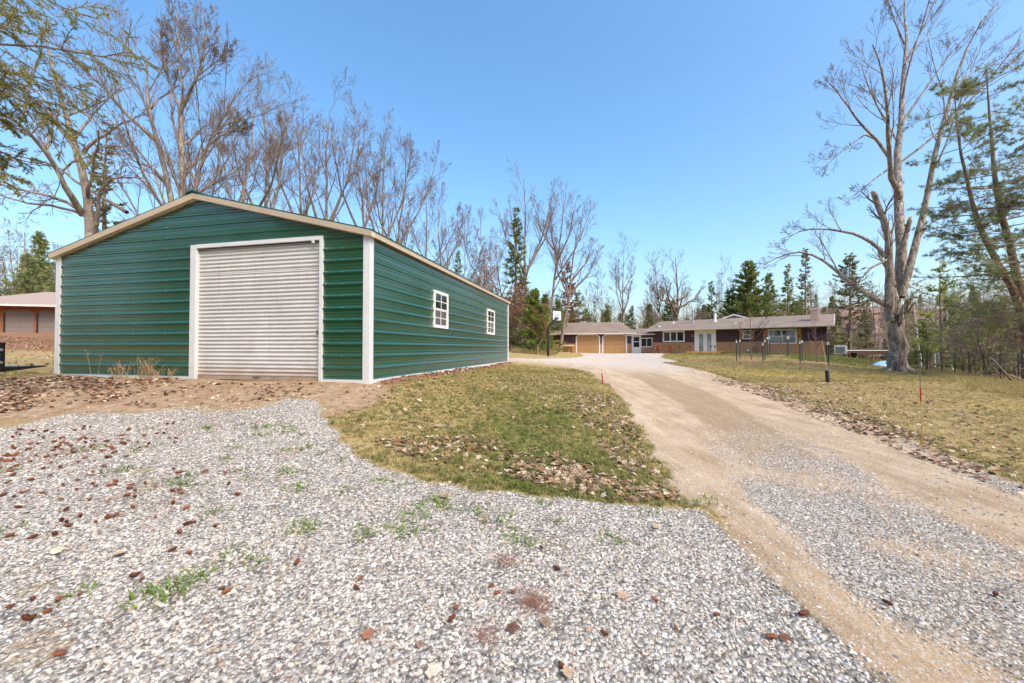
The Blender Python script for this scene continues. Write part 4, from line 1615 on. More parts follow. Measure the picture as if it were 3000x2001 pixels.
def tufted_pine(name, label, limbs, seed, zlo, zhi, reach, mat='pine', nb=40, group=None, tuft=.13, twigs=True, cat='tree'):
    """pine with sparse level boughs and needle tufts at the twig ends"""
    rng = np.random.default_rng(seed)
    base = np.asarray(limbs[0][0][0], float)
    t = thing(name, label, cat, base, 0, group)
    tr, cr, nd = Geo(), Geo(), Geo()
    P0 = np.stack([resample(l[0], 14) for l in limbs]) - base
    R0 = np.stack([np.linspace(l[1], l[2], 14) for l in limbs])
    tr.add(*tubes(P0, R0, 10))
    B, n, _ = P0.shape
    cnt = nb // B
    L, rad = [], []
    roots, dirs, lens = [], [], []
    for b in range(B):
        f = rng.random(cnt) * (n - 1)
        i = np.clip(f.astype(int), 0, n - 2)
        u = (f - i)[:, None]
        p = P0[b][i] * (1 - u) + P0[b][i + 1] * u
        ok = (p[:, 2] > zlo) & (p[:, 2] < zhi)
        p = p[ok]
        az = rng.random(len(p)) * 6.283
        roots.append(p)
        dirs.append(np.stack([np.cos(az), np.sin(az), rng.normal(.08, .12, len(p))], 1))
        lens.append(reach * rng.uniform(.45, 1.1, len(p)) * (1 - .45 * (p[:, 2] - zlo) / (zhi - zlo)))
    p, d, ln = np.concatenate(roots), unit(np.concatenate(dirs)), np.concatenate(lens)
    m = 6
    P = np.empty((len(p), m, 3))
    P[:, 0] = p
    for k in range(1, m):
        d = unit(d + rng.normal(0, .08, d.shape) + np.array([0, 0, .02]))
        p = p + d * (ln / (m - 1))[:, None]
        P[:, k] = p
    Rb = (.008 * ln + .006)[:, None] * np.linspace(1, .35, m)[None]
    cr.add(*tubes(P, Rb, 4))
    P2, R2 = sprout(rng, P, Rb, 9, 4, (30, 60), .33, .55, tmin=.2, wob=.1, up=.04, rmin=.005, flat=.35)
    cr.add(*tubes(P2, R2, 3))
    P3, R3 = sprout(rng, P2, R2, 4, 3, (25, 55), .5, .6, tmin=.3, wob=.1, up=.08, rmin=.004, flat=.5)
    cr.add(*tubes(P3, R3, 3))
    tips = np.concatenate([P3[:, -1], P3[:, 1], P2[:, -1]])
    tips = tips[rng.random(len(tips)) < .8]
    k = 9
    q = np.repeat(tips, k, 0)
    o = unit(rng.normal(0, 1, q.shape) + np.array([0, 0, .35]))
    nrm = unit(np.cross(o, rng.normal(0, 1, q.shape)))
    s = tuft * rng.uniform(.7, 1.3, (len(q), 1))
    V = np.stack([q - nrm * s * .06, q + nrm * s * .06, q + o * s], 1).reshape(-1, 3)
    nd.add(V, None, np.arange(len(V)).reshape(-1, 3))
    link('trunk', tr.mesh('trunk'), 'bark_pine', t)
    link('boughs', cr.mesh('boughs'), 'twig_grey', t)
    link('crown', nd.mesh('crown', False), mat, t)
    return t


# ------------------------------------------------------------------ the big maple on the right lawn, limbs set out one by one
MD = 20.7
mz = at(2632, 1092, MD)
mz[2] = g1(mz[0], mz[1]) - .12
b0 = [tuple(mz)]


def T(pts, r0, r1, s, power=.8, dz=0.0):
    return traced(pts, MD, r0, r1, s, dz, power)


trunk_pts = ([mz, at(2630, 1060, MD), at(2628, 1000, MD), at(2626, 940, MD), at(2622, 890, MD), at(2620, 850, MD), at(2619, 825, MD)], .43, .05, 1.8)
limbs = [trunk_pts,
         T([(2618, 930), (2640, 860), (2641, 740), (2637, 640), (2634, 560), (2629, 478), (2639, 363), (2651, 249), (2653, 134), (2650, 60), (2652, -40)], .29, .03, 1, 1.0),
         T([(2612, 940), (2605, 880), (2607, 768), (2599, 679), (2580, 616), (2561, 571)], .23, .12, 2, 1.0),
         T([(2636, 580), (2612, 530), (2605, 440), (2599, 306), (2587, 230), (2575, 180), (2558, 128)], .15, .02, 3),
         T([(2606, 462), (2568, 409), (2526, 367), (2484, 314), (2450, 264), (2411, 226)], .09, .015, 4),
         T([(2566, 408), (2534, 394), (2469, 440), (2408, 497)], .05, .01, 5),
         T([(2601, 496), (2553, 532), (2484, 587)], .05, .01, 6),
         T([(2640, 870), (2660, 808), (2677, 723), (2704, 638), (2720, 555), (2734, 471), (2756, 383), (2779, 306), (2794, 249), (2825, 161), (2859, 88), (2928, 5)], .19, .025, 7, .9),
         T([(2602, 895), (2547, 866), (2503, 839), (2467, 808), (2427, 772), (2395, 750), (2340, 738), (2290, 748), (2236, 775)], .17, .02, 8, .7),
         T([(2592, 752), (2565, 719), (2525, 696), (2480, 679), (2427, 670), (2360, 672), (2290, 700)], .12, .015, 9, .7),
         T([(2597, 760), (2551, 786), (2507, 832), (2470, 850)], .07, .015, 10),
         T([(2645, 720), (2655, 690), (2664, 650)], .13, .10, 11),
         T([(2790, 255), (2840, 215), (2900, 190), (2990, 180)], .05, .01, 12),
         T([(2640, 365), (2690, 290), (2740, 220), (2790, 150), (2850, 90)], .07, .012, 13),
         T([(2651, 190), (2690, 110), (2720, 50), (2750, -30)], .06, .012, 14),
         T([(2649, 130), (2620, 60), (2600, 0)], .05, .012, 15),
         T([(2672, 730), (2720, 660), (2790, 610)], .06, .01, 16),
         T([(2756, 383), (2790, 330), (2860, 300), (2950, 262)], .06, .01, 17),
         T([(2600, 330), (2560, 280), (2520, 260)], .04, .01, 18)]


def maple_extra(tr, cr, rng, base):
    # root flare and burls: short stout roots running into the turf
    for k in range(9):
        a = k * .698 + rng.normal(0, .15)
        d = np.array([math.cos(a), math.sin(a), 0])
        P = np.array([[*(d[:2] * .22), .6], [*(d[:2] * .38), .26], [*(d[:2] * .70), .08], [*(d[:2] * 1.1), -.04]])
        tr.add(*tubes(P[None], np.array([[.11, .14, .11, .04]]), 7))
    for k in range(6):
        z = rng.uniform(1.0, 3)
        a = rng.random() * 6.28
        rr = .31 - .03 * z
        c = np.array([math.cos(a) * rr, math.sin(a) * rr, z])
        P = np.stack([c * [.7, .7, 1] - [0, 0, .12], c, c * [.7, .7, 1] + [0, 0, .15]])
        tr.add(*tubes(P[None], np.array([[.04, .09, .03]]), 6))


maple = bare_tree('maple_tree', 'huge old maple with a broken limb standing on the lawn', limbs,
                  lv(nc0=6, tmin0=.35, ratio0=.36, ang0=(16, 40), rr0=.4, nc1=6, ratio1=.5, nc2=5, nc3=3), seed=3, base=mz, bark='bark_maple', twig='twig', split=1, extra=maple_extra)
for pts, rr in (([(2561, 571), (2557, 562)], .12), ([(2664, 650), (2667, 638)], .10)):
    m = MB()
    a, b = at(*pts[0], MD) - mz, at(*pts[1], MD) - mz
    m.tube([a - (b - a) * 1.2, a, b, b + (b - a) * .4 + np.array([.06, 0, 0])], [rr * 1.03, rr * 1.05, rr * .8, rr * .15], 7)
    m.build('broken_stub', 'broken_wood', maple)['label'] = 'pale splintered heartwood of a snapped limb'

# ------------------------------------------------------------------ the two big trees left, behind the barn
AD = 16.0


def TA(pts, r0, r1, s, power=.8, dz=0.0, D=AD):
    return traced(pts, D, r0 * .68, r1, s, dz, power)


ab = at(265, 1000, AD)
ab[2] = g1(ab[0], ab[1]) - .1
limbs = [([ab, at(266, 800, AD), at(263, 665, AD), at(250, 536, AD), at(232, 469, AD), at(214, 402, AD), at(190, 300, AD), at(150, 180, AD), at(120, 60, AD)], .24, .02, 1.0),
         TA([(243, 630), (196, 553), (165, 495), (134, 446), (98, 402), (54, 357), (0, 330), (-60, 300)], .19, .03, 21),
         TA([(372, 622), (286, 571), (215, 527), (170, 487), (89, 464), (0, 446), (-60, 440)], .12, .02, 22, dz=1.0),
         TA([(275, 680), (286, 643), (290, 558), (330, 522), (384, 520), (428, 521)], .12, .02, 23),
         TA([(245, 446), (268, 420), (312, 393), (348, 366), (384, 353), (420, 330)], .11, .015, 24),
         TA([(218, 405), (263, 348), (290, 318), (312, 295), (325, 262)], .10, .015, 25),
         TA([(268, 640), (223, 620), (156, 603), (89, 598), (0, 571), (-70, 560)], .10, .02, 26),
         TA([(134, 446), (150, 380), (175, 320), (180, 260), (150, 200)], .07, .015, 27),
         TA([(60, 357), (80, 300), (90, 220), (120, 150)], .07, .012, 28),
         TA([(98, 402), (40, 380), (0, 372), (-60, 350)], .07, .015, 29)]
bare_tree('oak_tree', 'spreading bare oak with crooked limbs left of the barn roof peak', limbs,
          lv(nc0=8, ratio0=.34, ang0=(25, 60), wob0=.2, nc1=6, ratio1=.42, wob1=.22, nc2=5, wob2=.22, nc3=3, up0=.03, up1=.03), seed=11, base=ab, bark='bark_warm', twig='twig_red', split=1)
BD = 17.0
bb = at(510, 1000, BD)
bb[2] = g1(bb[0], bb[1]) - .1
limbs = [([bb, at(505, 700, BD), at(498, 558, BD), at(478, 482, BD), at(460, 402, BD), at(437, 321, BD), at(428, 250, BD), at(433, 192, BD), at(420, 150, BD), at(388, 110, BD)], .20, .02, 1.0),
         TA([(457, 411), (415, 375), (375, 339), (330, 290), (286, 241), (232, 188), (180, 140)], .14, .015, 31, D=BD),
         TA([(484, 530), (446, 491), (393, 473), (365, 440), (350, 400)], .09, .015, 32, D=BD),
         TA([(440, 320), (470, 285), (510, 262), (520, 200)], .08, .012, 33, D=BD)]
bare_tree('ash_tree', 'bare tree leaning left just behind the barn roof peak', limbs, lv(nc0=9, ratio0=.36, nc1=6, nc2=5, nc3=3), seed=12, base=bb, bark='bark_warm', twig='twig_red', split=1)
bb2 = at(536, 1000, BD + .8)
bb2[2] = g1(bb2[0], bb2[1]) - .1
limbs = [([bb2, at(535, 700, BD), at(531, 446, BD), at(529, 379, BD), at(531, 312, BD)], .16, .09, 1.0),
         TA([(531, 318), (512, 285), (491, 223), (475, 160), (470, 90)], .10, .015, 41, D=BD),
         TA([(531, 320), (553, 277), (580, 223), (594, 156), (603, 90), (600, 40)], .12, .015, 42, D=BD),
         TA([(531, 316), (535, 240), (525, 150), (520, 70), (515, 30)], .07, .012, 43, D=BD),
         TA([(578, 225), (620, 190), (660, 165), (680, 140)], .05, .012, 44, D=BD)]
bare_tree('poplar_tree', 'straight pale trunked bare tree rising over the barn peak', limbs, lv(nc0=12, ratio0=.38, ang0=(18, 40), tmin0=.3, nc1=7, nc2=6, nc3=3), seed=13, base=bb2, bark='bark_limb', twig='twig_red', split=1)
bb3 = at(560, 1000, BD + 1)
bb3[2] = g1(bb3[0], bb3[1]) - .1
limbs = [([bb3, at(566, 700, BD + 1), at(574, 545, BD + 1), at(585, 469, BD + 1), at(616, 411, BD + 1), at(647, 348, BD + 1), at(687, 295, BD + 1), at(700, 260, BD + 1)], .19, .02, 1.0),
         TA([(600, 440), (640, 400), (680, 385), (720, 360)], .07, .012, 51, D=BD + 1)]
bare_tree('maple_tree', 'bare tree leaning right over the barn roof, twigs thick and reddish', limbs, lv(nc0=13, ratio0=.42, tmin0=.45, nc1=7, nc2=6, nc3=3), seed=14, base=bb3, bark='bark_warm', twig='twig_red', split=1)

# ------------------------------------------------------------------ the row of bare trees behind the barn, receding to the right
ROW = [  # px, depth, top, radius, lean, twig, label
    (640, 23, 330, .16, -10, 'twig_red', 'slim bare tree behind the roof slope right of the leaning maple', 61),
    (705, 23, 300, .20, 30, 'twig_red', 'bare tree with reddish twigs over the middle of the barn roof slope', 62),
    (785, 24, 290, .22, -20, 'twig_red', 'dense twiggy bare tree above the roller door end of the roof', 63),
    (882, 25, 330, .19, -15, 'twig', 'bare tree forking low behind the roof above the roller door', 64),
    (955, 26, 325, .24, 5, 'twig', 'vase shaped bare tree left of the barn corner', 65),
    (1060, 28, 370, .20, 0, 'twig', 'straight bare tree directly behind the barn corner', 66),
    (1105, 29, 400, .18, 25, 'twig', 'bare tree leaning right just past the barn corner', 67),
    (1140, 30, 440, .20, 50, 'twig', 'spreading bare tree over the long side of the barn roof', 68),
    (1225, 33, 560, .15, 30, 'twig', 'fine twigged bare tree above the first barn window', 69),
    (1290, 35, 580, .17, -5, 'twig', 'bushy bare tree above the middle of the long barn wall', 70),
    (1345, 37, 640, .12, 15, 'twig', 'thin bare tree past the first barn window, near a small spruce', 71),
    (1420, 40, 640, .13, -12, 'twig', 'lanky bare tree near the far end of the barn roof', 72)]
for px, dep, top, r, lean, tw, lab, sd in ROW:
    r *= .82
    main = leader(px, 1000, dep, top, r, lean, .25, sd)
    pts = main[0]
    rng0 = np.random.default_rng(sd)
    limbs = [main]
    for s in (-1, 1):
        f = rng0.uniform(.40, .52)
        q = np.array(pts[0]) * (1 - f) + np.array(pts[-1]) * f
        tipx = px + lean + s * rng0.uniform(55, 105)
        tip = at(tipx, top + rng0.uniform(20, 110), dep + rng0.normal(0, 1.5))
        mid = q * .5 + tip * .5 + np.array([s * .35, 0, -.25])
        limbs.append(([q, mid, tip], r * .62, r * .1))
    bare_tree('bare_tree', lab, limbs, lv(nc0=9, ratio0=.34, ang0=(18, 42), nc1=6, ratio1=.55, nc2=6, nc3=3), seed=sd, base=pts[0], bark='bark_warm' if tw == 'twig_red' else 'bark_wood', twig=tw, split=1,
              group='bare trees behind the barn', rmin=.0065)

# trees between barn and garage
WOOD = [
    (1545, 46, 525, .26, -8, 'tall broad crowned bare tree behind the spruces beside the barn end', 81, 115),
    (1600, 47, 560, .22, 60, 'bare tree fanning right beside the tall broad crowned one', 82, 90),
    (1640, 46, 640, .24, 60, 'bare tree with reddish trunk leaning right over the garage roof', 83, 100),
    (1480, 44, 700, .13, -25, 'slender bare tree just over the far end of the barn', 84, 50),
    (1825, 62, 722, .17, 0, 'single slender bare tree rising behind the garage ridge', 85, 28),
    (1770, 60, 800, .09, -10, 'small bare tree left of the slender one behind the garage', 86, 30),
    (1735, 60, 830, .08, -18, 'small bare sapling tree over the left half of the garage roof', 87, 30),
    (1900, 58, 830, .09, 10, 'thin bare tree over the breezeway roof', 88, 30),
    (1985, 56, 755, .34, -5, 'stout dark bare tree with drooping limbs behind the house', 89, 85),
    (1940, 58, 760, .14, -20, 'pair of thin stems left of the stout dark tree behind the house', 90, 25),
    (2115, 60, 780, .08, 6, 'thin bare tree left of the big spruces behind the house', 91, 22),
    (2050, 64, 890, .10, 0, 'low twiggy bare tree behind the flue pipe', 92, 30),
    (2560, 44, 830, .12, -5, 'bare tree in the hollow past the house end', 93, 45),
    (1405, 40, 800, .08, 0, 'bare young tree showing above the second barn window', 94, 40)]
for px, dep, top, r, lean, lab, sd, spr in WOOD:
    main = leader(px, 1010, dep, top, r, lean, .2, sd)
    pts = main[0]
    rng0 = np.random.default_rng(sd)
    limbs = [main]
    for s in (-1, 1, -.6, .7):
        f = rng0.uniform(.34, .6)
        q = np.array(pts[0]) * (1 - f) + np.array(pts[-1]) * f
        tip = at(px + lean * .8 + s * spr * rng0.uniform(.6, 1), top + rng0.uniform(20, 100), dep + rng0.normal(0, 2))
        mid = q * .5 + tip * .5 + np.array([s * .5, 0, -.3])
        limbs.append(([q, mid, tip], r * .6, r * .1))
    bare_tree('bare_tree', lab, limbs, lv(nc0=8, ratio0=.34, ang0=(18, 42), n1=5, nc1=6, ratio1=.56, nc2=5, n2=3, nc3=2), seed=sd, base=pts[0], bark='bark_wood', twig='twig', split=1, rmin=.009,
              group='bare trees behind the house and garage')

# conifers
conifer('spruce_tree', 'young bright green spruce beside the basketball post', 1566, 1020, 36, 845, 2.3, 101, 'spruce_bright', spray=.30, dens=1.3, whorl=.34)
conifer('spruce_tree', 'tall narrow spruce with bare top in front of the broad bare tree', 1512, 1010, 42, 605, 2.3, 102, 'spruce', spray=.40, gap=.30, dens=1.0, dead=.15, droop=.45)
conifer('spruce_tree', 'brownish ragged spruce right behind the barn end', 1530, 1015, 40, 800, 2.2, 103, 'spruce_dry', spray=.36, gap=.1, dead=.2, droop=.4)
conifer('pine_tree', 'rusty needled pine over the left end of the garage roof', 1662, 1000, 52, 770, 3.0, 104, 'pine_rust', start=.25, gap=.35, spray=.5, droop=.1, whorl=.9)
conifer('pine_tree', 'green boughed pine behind the basketball backboard', 1695, 1000, 54, 860, 3.2, 105, 'pine', start=.15, gap=.3, spray=.5, droop=.05, whorl=.8)
conifer('spruce_tree', 'small dark spruce behind the garage roof, left one', 1722, 1000, 56, 905, 1.6, 106, 'spruce', spray=.34)
conifer('spruce_tree', 'small dark spruce behind the garage roof, right one', 1778, 1000, 56, 890, 1.9, 107, 'spruce', spray=.34)
conifer('spruce_tree', 'thin dark spruce above the breezeway', 1850, 1000, 60, 895, 1.4, 108, 'spruce_dry', spray=.34)
conifer('spruce_tree', 'dark narrow spruce against the stout bare tree behind the house', 1955, 1000, 58, 870, 1.7, 109, 'spruce', spray=.34)
conifer('spruce_tree', 'ragged open spruce left of the big spruce behind the house', 2085, 1000, 54, 825, 1.7, 110, 'spruce', spray=.4, gap=.35)
conifer('spruce_tree', 'full green spruce, tallest of those behind the house', 2195, 1000, 50, 762, 4.6, 111, 'spruce', spray=.5, dens=1.2)
conifer('spruce_tree', 'mid sized spruce filling in left of the tallest one behind the house', 2140, 1000, 52, 850, 3.6, 112, 'spruce', spray=.45)
conifer('spruce_tree', 'spruce right of the tallest one behind the house', 2255, 1000, 52, 800, 3.0, 113, 'spruce', spray=.45, gap=.2)
conifer('spruce_tree', 'thin open topped spruce behind the small shuttered window', 2310, 1000, 52, 775, 2.0, 114, 'spruce', spray=.45, gap=.4, start=.2)
conifer('spruce_tree', 'tall see through spruce behind the house chimney', 2362, 1000, 54, 725, 2.2, 115, 'spruce_dry', spray=.45, gap=.5, start=.3)
conifer('spruce_tree', 'spruce low behind the ridge left of the chimney', 2340, 1000, 56, 880, 2.2, 116, 'spruce', spray=.4)
conifer('spruce_tree', 'grey green spruce standing past the end of the house', 2492, 1040, 38, 742, 2.7, 117, 'spruce_dry', spray=.36, gap=.15, dead=.45, profile=.8, droop=.4)
conifer('spruce_tree', 'small spruce right behind the tall grey green one past the house', 2540, 1045, 46, 880, 1.6, 118, 'spruce_dry', spray=.36, gap=.2)
conifer('spruce_tree', 'slim spruce top showing between the oak limbs', 302, 1000, 22, 330, 1.6, 119, 'spruce_dry', spray=.30, gap=.3, whorl=.6)
conifer('spruce_tree', 'little spruce top over the far slope of the barn roof', 1340, 1000, 33, 735, 1.1, 120, 'spruce', spray=.28, gap=.1)
conifer('pine_tree', 'pine behind the neighbour garage at the far edge', 80, 900, 48, 745, 3.2, 121, 'pine', spray=.6, gap=.3)
conifer('pine_tree', 'dark pine between the neighbour garage and the barn', 160, 900, 44, 770, 2.4, 122, 'pine', spray=.5, gap=.3)

# right side: two leaning pines, understory, birches
PD = 16.5
pb = at(3010, 1080, PD)
pb[2] = g1(pb[0], pb[1]) - .1
tufted_pine('pine_tree', 'leaning pine with sparse boughs, inner of the leaning pair by the frame edge',
            [([pb, at(3005, 960, PD), at(2985, 880, PD), at(2905, 740, PD), at(2868, 660, PD), at(2850, 600, PD), at(2832, 520, PD), at(2810, 430, PD), at(2800, 330, PD), at(2796, 250, PD)], .17, .012)], 201, 2.2, 13, 2.9, nb=76)
pb2 = at(3030, 1080, PD + .7)
pb2[2] = g1(pb2[0], pb2[1]) - .1
tufted_pine('pine_tree', 'leaning pine with sparse boughs, outer of the leaning pair by the frame edge',
            [([pb2, at(3020, 960, PD), at(2985, 840, PD), at(2955, 700, PD), at(2925, 600, PD), at(2912, 500, PD), at(2905, 400, PD), at(2895, 300, PD), at(2890, 190, PD)], .20, .012)], 202, 2.2, 14, 3.0, nb=76)
pb3 = at(3120, 1090, 14.5)
pb3[2] = g1(pb3[0], pb3[1]) - .1
tufted_pine('pine_tree', 'pine mostly out of frame whose long boughs reach in from the edge', [([pb3, at(3110, 700, 14.5), at(3090, 300, 14.5)], .24, .08)], 203, 2.5, 10.5, 4.2, nb=56)
rngu = np.random.default_rng(77)
US = [(2718, 21, 905, 1.7, 'pine_light', 'soft pale green pine sapling right beside the maple trunk'),
      (2760, 25, 760, 2.6, 'pine_light', 'pointed green conifer between the maple and the leaning pines'),
      (2820, 23, 905, 2.2, 'pine_light', 'low light green pine under the pointed conifer'),
      (2900, 20, 900, 2.0, 'pine', 'shaded pine under the leaning pair'),
      (2960, 24, 880, 2.2, 'pine', 'dim pine behind the leaning pair'),
      (2680, 33, 950, 1.8, 'pine', 'young conifer low behind the maple trunk'),
      (2870, 30, 890, 2.2, 'pine_light', 'low pale conifer in the wood right of the pointed one'),
      (3010, 18, 920, 2.0, 'pine', 'pine at the very edge of the frame above the fallen sticks')]
for k, (px, dep, top, w, mt, lab) in enumerate(US):
    conifer('pine_tree', lab, px, 1090, dep, top, w, 220 + k, mt, spray=.26, gap=.35, droop=.05, start=.12, whorl=.6, dens=1.0)
for k, (px, lean, dep, top) in enumerate([(2700, -30, 23, 850), (2752, -26, 24, 880), (2785, -12, 26, 900), (2792, -60, 24, 905), (2738, -5, 27, 860)]):
    b = at(px, 1090, dep)
    b[2] = g1(b[0], b[1]) - .1
    bare_tree('birch_tree', ['leaning white birch closest to the maple trunk', 'thin white birch second from the maple trunk', 'white birch stem left of the fence corner', 'strongly leaning thin birch among the pines', 'short birch behind the second one from the maple'][k],
              [([b, at(px + lean * .5, (1090 + top) / 2, dep), at(px + lean, top, dep)], .075, .02)], lv(nc0=8, ratio0=.3, nc1=5, nc2=4, nc3=2), seed=240 + k, base=b, bark='bark_birch', twig='twig_grey', split=0, group='birches in the wood')
for k, (px, dep, top, lean) in enumerate([(2835, 19, 900, 20), (2890, 17, 920, -30), (2940, 18, 880, 30), (2985, 16, 900, -20), (2860, 22, 860, 10), (2925, 21, 850, -15), (2970, 23, 840, 15)]):
    main = leader(px, 1090, dep, top, .05, lean, .2, 260 + k)
    bare_tree('bare_shrub', ['tangled grey shrub under the leaning pines, first from the maple', 'tangled grey shrub under the leaning pines, second from the maple', 'tangled grey shrub under the leaning pines, third from the maple', 'tangled grey shrub above the fallen sticks',
                             'thin dead stem with level twigs behind the first shrub', 'dead pine stem with level grey twigs', 'grey dead stem close to the frame edge'][k], [main], lv(nc0=16, ratio0=.55, ang0=(45, 85), tmin0=.1, up0=-.02, nc1=7, ratio1=.5, up1=-.02, nc2=5, nc3=2), seed=260 + k, base=main[0][0], bark='bark_pine', twig='twig_grey', split=0, cat='shrub', rmin=.005,
              group='grey shrubs under the pines')

# brown leaved shrubs by the garage and barn end
for k, (px, dep, top, w, mt, lab) in enumerate([(1580, 35.5, 915, .5, 'dead_leaf', 'shrub holding pale brown dead leaves before the young spruce'), (1508, 38, 850, .5, 'rust_leaf', 'rust leaved small tree against the barn end'),
                                               (1420, 38, 735, .6, 'rust_leaf', 'rust leaved tree crown above the far barn roof')]):
    main = leader(px, 1030, dep, top, .05, 4, .1, 280 + k)
    limbs = [main] + [([main[0][1], at(px + s * 18, top + 35, dep)], .03, .01) for s in (-1, 1)]
    bare_tree('leafy_shrub', lab, limbs, lv(nc0=9, tmin0=.15, ratio0=.42, nc1=5, nc2=4, nc3=2), seed=280 + k, base=main[0][0], bark='bark_wood', twig='twig_red', split=0, leaves=(mt, 900, .085, 1.0), cat='shrub')

# ------------------------------------------------------------------ near spruce whose boughs hang in at the top corner
ND = 5.0
nb_ = np.array([-9.3, 4.6, 0.0])
nb_[2] = g1(nb_[0], nb_[1]) - .1
near = thing('spruce_tree', 'near spruce reaching in with drooping needled boughs at the upper corner', 'tree', nb_)
g = Geo()
zz = np.linspace(0, 1, 8)
g.add(*tubes((np.stack([0 * zz, 0 * zz, zz * 13], 1))[None], (.24 * (1 - .85 * zz))[None], 10))
link('trunk', g.mesh('trunk'), 'bark_pine', near)
rngn = np.random.default_rng(5)
BO = [[(-150, 120), (0, 130), (150, 137), (270, 165), (345, 168), (385, 150)], [(-200, -150), (60, -40), (160, 15), (230, 35), (285, 55)], [(-200, 200), (0, 235), (90, 275), (160, 350), (205, 400), (232, 452)],
      [(-150, 230), (0, 265), (80, 300), (140, 355)], [(-120, 420), (0, 440), (50, 470), (95, 478)], [(-120, 480), (0, 498), (50, 530)], [(-120, 70), (0, 82), (60, 92)],
      [(-150, 180), (0, 205), (110, 225), (200, 250), (235, 262)], [(-100, 320), (0, 345), (30, 370)], [(-150, -30), (0, 10), (70, 40)]]
bl, rl = [], []
for k, pts in enumerate(BO):
    dep = ND + rngn.normal(0, .35)
    w = [at(x, y, dep + .05 * i) for i, (x, y) in enumerate(pts)]
    hook = np.array([nb_[0], nb_[1], w[0][2] + .25])
    bl.append(resample([hook] + w, 14) - nb_)
    rl.append(np.linspace(.028, .006, 14))
P, Rr = np.stack(bl), np.stack(rl)
bg = Geo()
bg.add(*tubes(P, Rr, 6))
P2, R2 = sprout(rngn, P, Rr, 36, 5, (30, 60), .2, .5, tmin=.3, wob=.08, up=-.06, rmin=.003, flat=.4)
bg.add(*tubes(P2, R2, 3))
P3, R3 = sprout(rngn, P2, R2, 7, 4, (25, 50), .42, .6, tmin=.2, wob=.08, up=-.07, rmin=.0025, flat=.6)
bg.add(*tubes(P3, R3, 3))
link('boughs', bg.mesh('boughs'), 'bark_pine', near)
ng_ = Geo()
for PP, per in ((P2, 110), (P3, 46), (P[:, 6:], 160)):
    B, n, _ = PP.shape
    f = rngn.random((B, per)) * (n - 1)
    i = np.clip(f.astype(int), 0, n - 2)
    u = (f - i)[..., None]
    bi = np.arange(B)[:, None]
    q = (PP[bi, i] * (1 - u) + PP[bi, i + 1] * u).reshape(-1, 3)
    d = unit((PP[bi, i + 1] - PP[bi, i]).reshape(-1, 3))
    o = unit(d * .75 + unit(rngn.normal(0, 1, d.shape)) * .8)
    nr_ = unit(np.cross(o, rngn.normal(0, 1, d.shape)))
    s = .030 * rngn.uniform(.7, 1.3, (len(q), 1))
    V = np.stack([q - nr_ * .003, q + nr_ * .003, q + o * s], 1).reshape(-1, 3)
    ng_.add(V, None, np.arange(len(V)).reshape(-1, 3))
link('crown', ng_.mesh('crown', False), 'near_spruce', near)


# ------------------------------------------------------------------ woods that close the background: instanced small trees, one mass
def scatter_nodes(name, coll):
    ng = bpy.data.node_groups.new(name, 'GeometryNodeTree')
    ng.interface.new_socket('Geometry', in_out='INPUT', socket_type='NodeSocketGeometry')
    ng.interface.new_socket('Geometry', in_out='OUTPUT', socket_type='NodeSocketGeometry')
    N = ng.nodes
    gi, go = N.new('NodeGroupInput'), N.new('NodeGroupOutput')
    ci = N.new('GeometryNodeCollectionInfo')
    ci.inputs['Collection'].default_value = coll
    ci.inputs['Separate Children'].default_value = True
    ci.inputs['Reset Children'].default_value = True
    iop = N.new('GeometryNodeInstanceOnPoints')
    iop.inputs['Pick Instance'].default_value = True

    def attr(nm, ty):
        a = N.new('GeometryNodeInputNamedAttribute')
        a.data_type = ty
        a.inputs['Name'].default_value = nm
        return a.outputs['Attribute']
    e2r = N.new('FunctionNodeEulerToRotation')
    k = ng.links.new
    k(attr('rot', 'FLOAT_VECTOR'), e2r.inputs[0])
    k(gi.outputs[0], iop.inputs['Points'])
    k(ci.outputs[0], iop.inputs['Instance'])
    k(attr('pick', 'INT'), iop.inputs['Instance Index'])
    k(e2r.outputs[0], iop.inputs['Rotation'])
    k(attr('size', 'FLOAT_VECTOR'), iop.inputs['Scale'])
    k(iop.outputs[0], go.inputs[0])
    return ng


def variants(name, meshes, mats):
    c = bpy.data.collections.new(name)
    for i, (me, mt) in enumerate(zip(meshes, mats)):
        if not me.materials:
            me.materials.append(MAT[mt] if isinstance(mt, str) else mt)
        o = bpy.data.objects.new('%s_%02d' % (name, i), me)
        c.objects.link(o)
    return c


def scatter(name, pos, rot, size, pick, coll, label):
    me = bpy.data.meshes.new(name)
    me.vertices.add(len(pos))
    me.vertices.foreach_set('co', np.asarray(pos, np.float32).ravel())
    size = np.asarray(size, np.float32)
    if size.ndim == 1:
        size = np.repeat(size[:, None], 3, 1)
    for nm, ty, key, arr in (('rot', 'FLOAT_VECTOR', 'vector', np.asarray(rot, np.float32)), ('size', 'FLOAT_VECTOR', 'vector', size), ('pick', 'INT', 'value', np.asarray(pick, np.int32))):
        a = me.attributes.new(nm, ty, 'POINT')
        a.data.foreach_set(key, arr.ravel())
    o = bpy.data.objects.new(name, me)
    COL.objects.link(o)
    md = o.modifiers.new('scatter', 'NODES')
    md.node_group = scatter_nodes(name + '_nodes', coll)
    o['kind'] = 'stuff'
    o['label'] = label
    return o


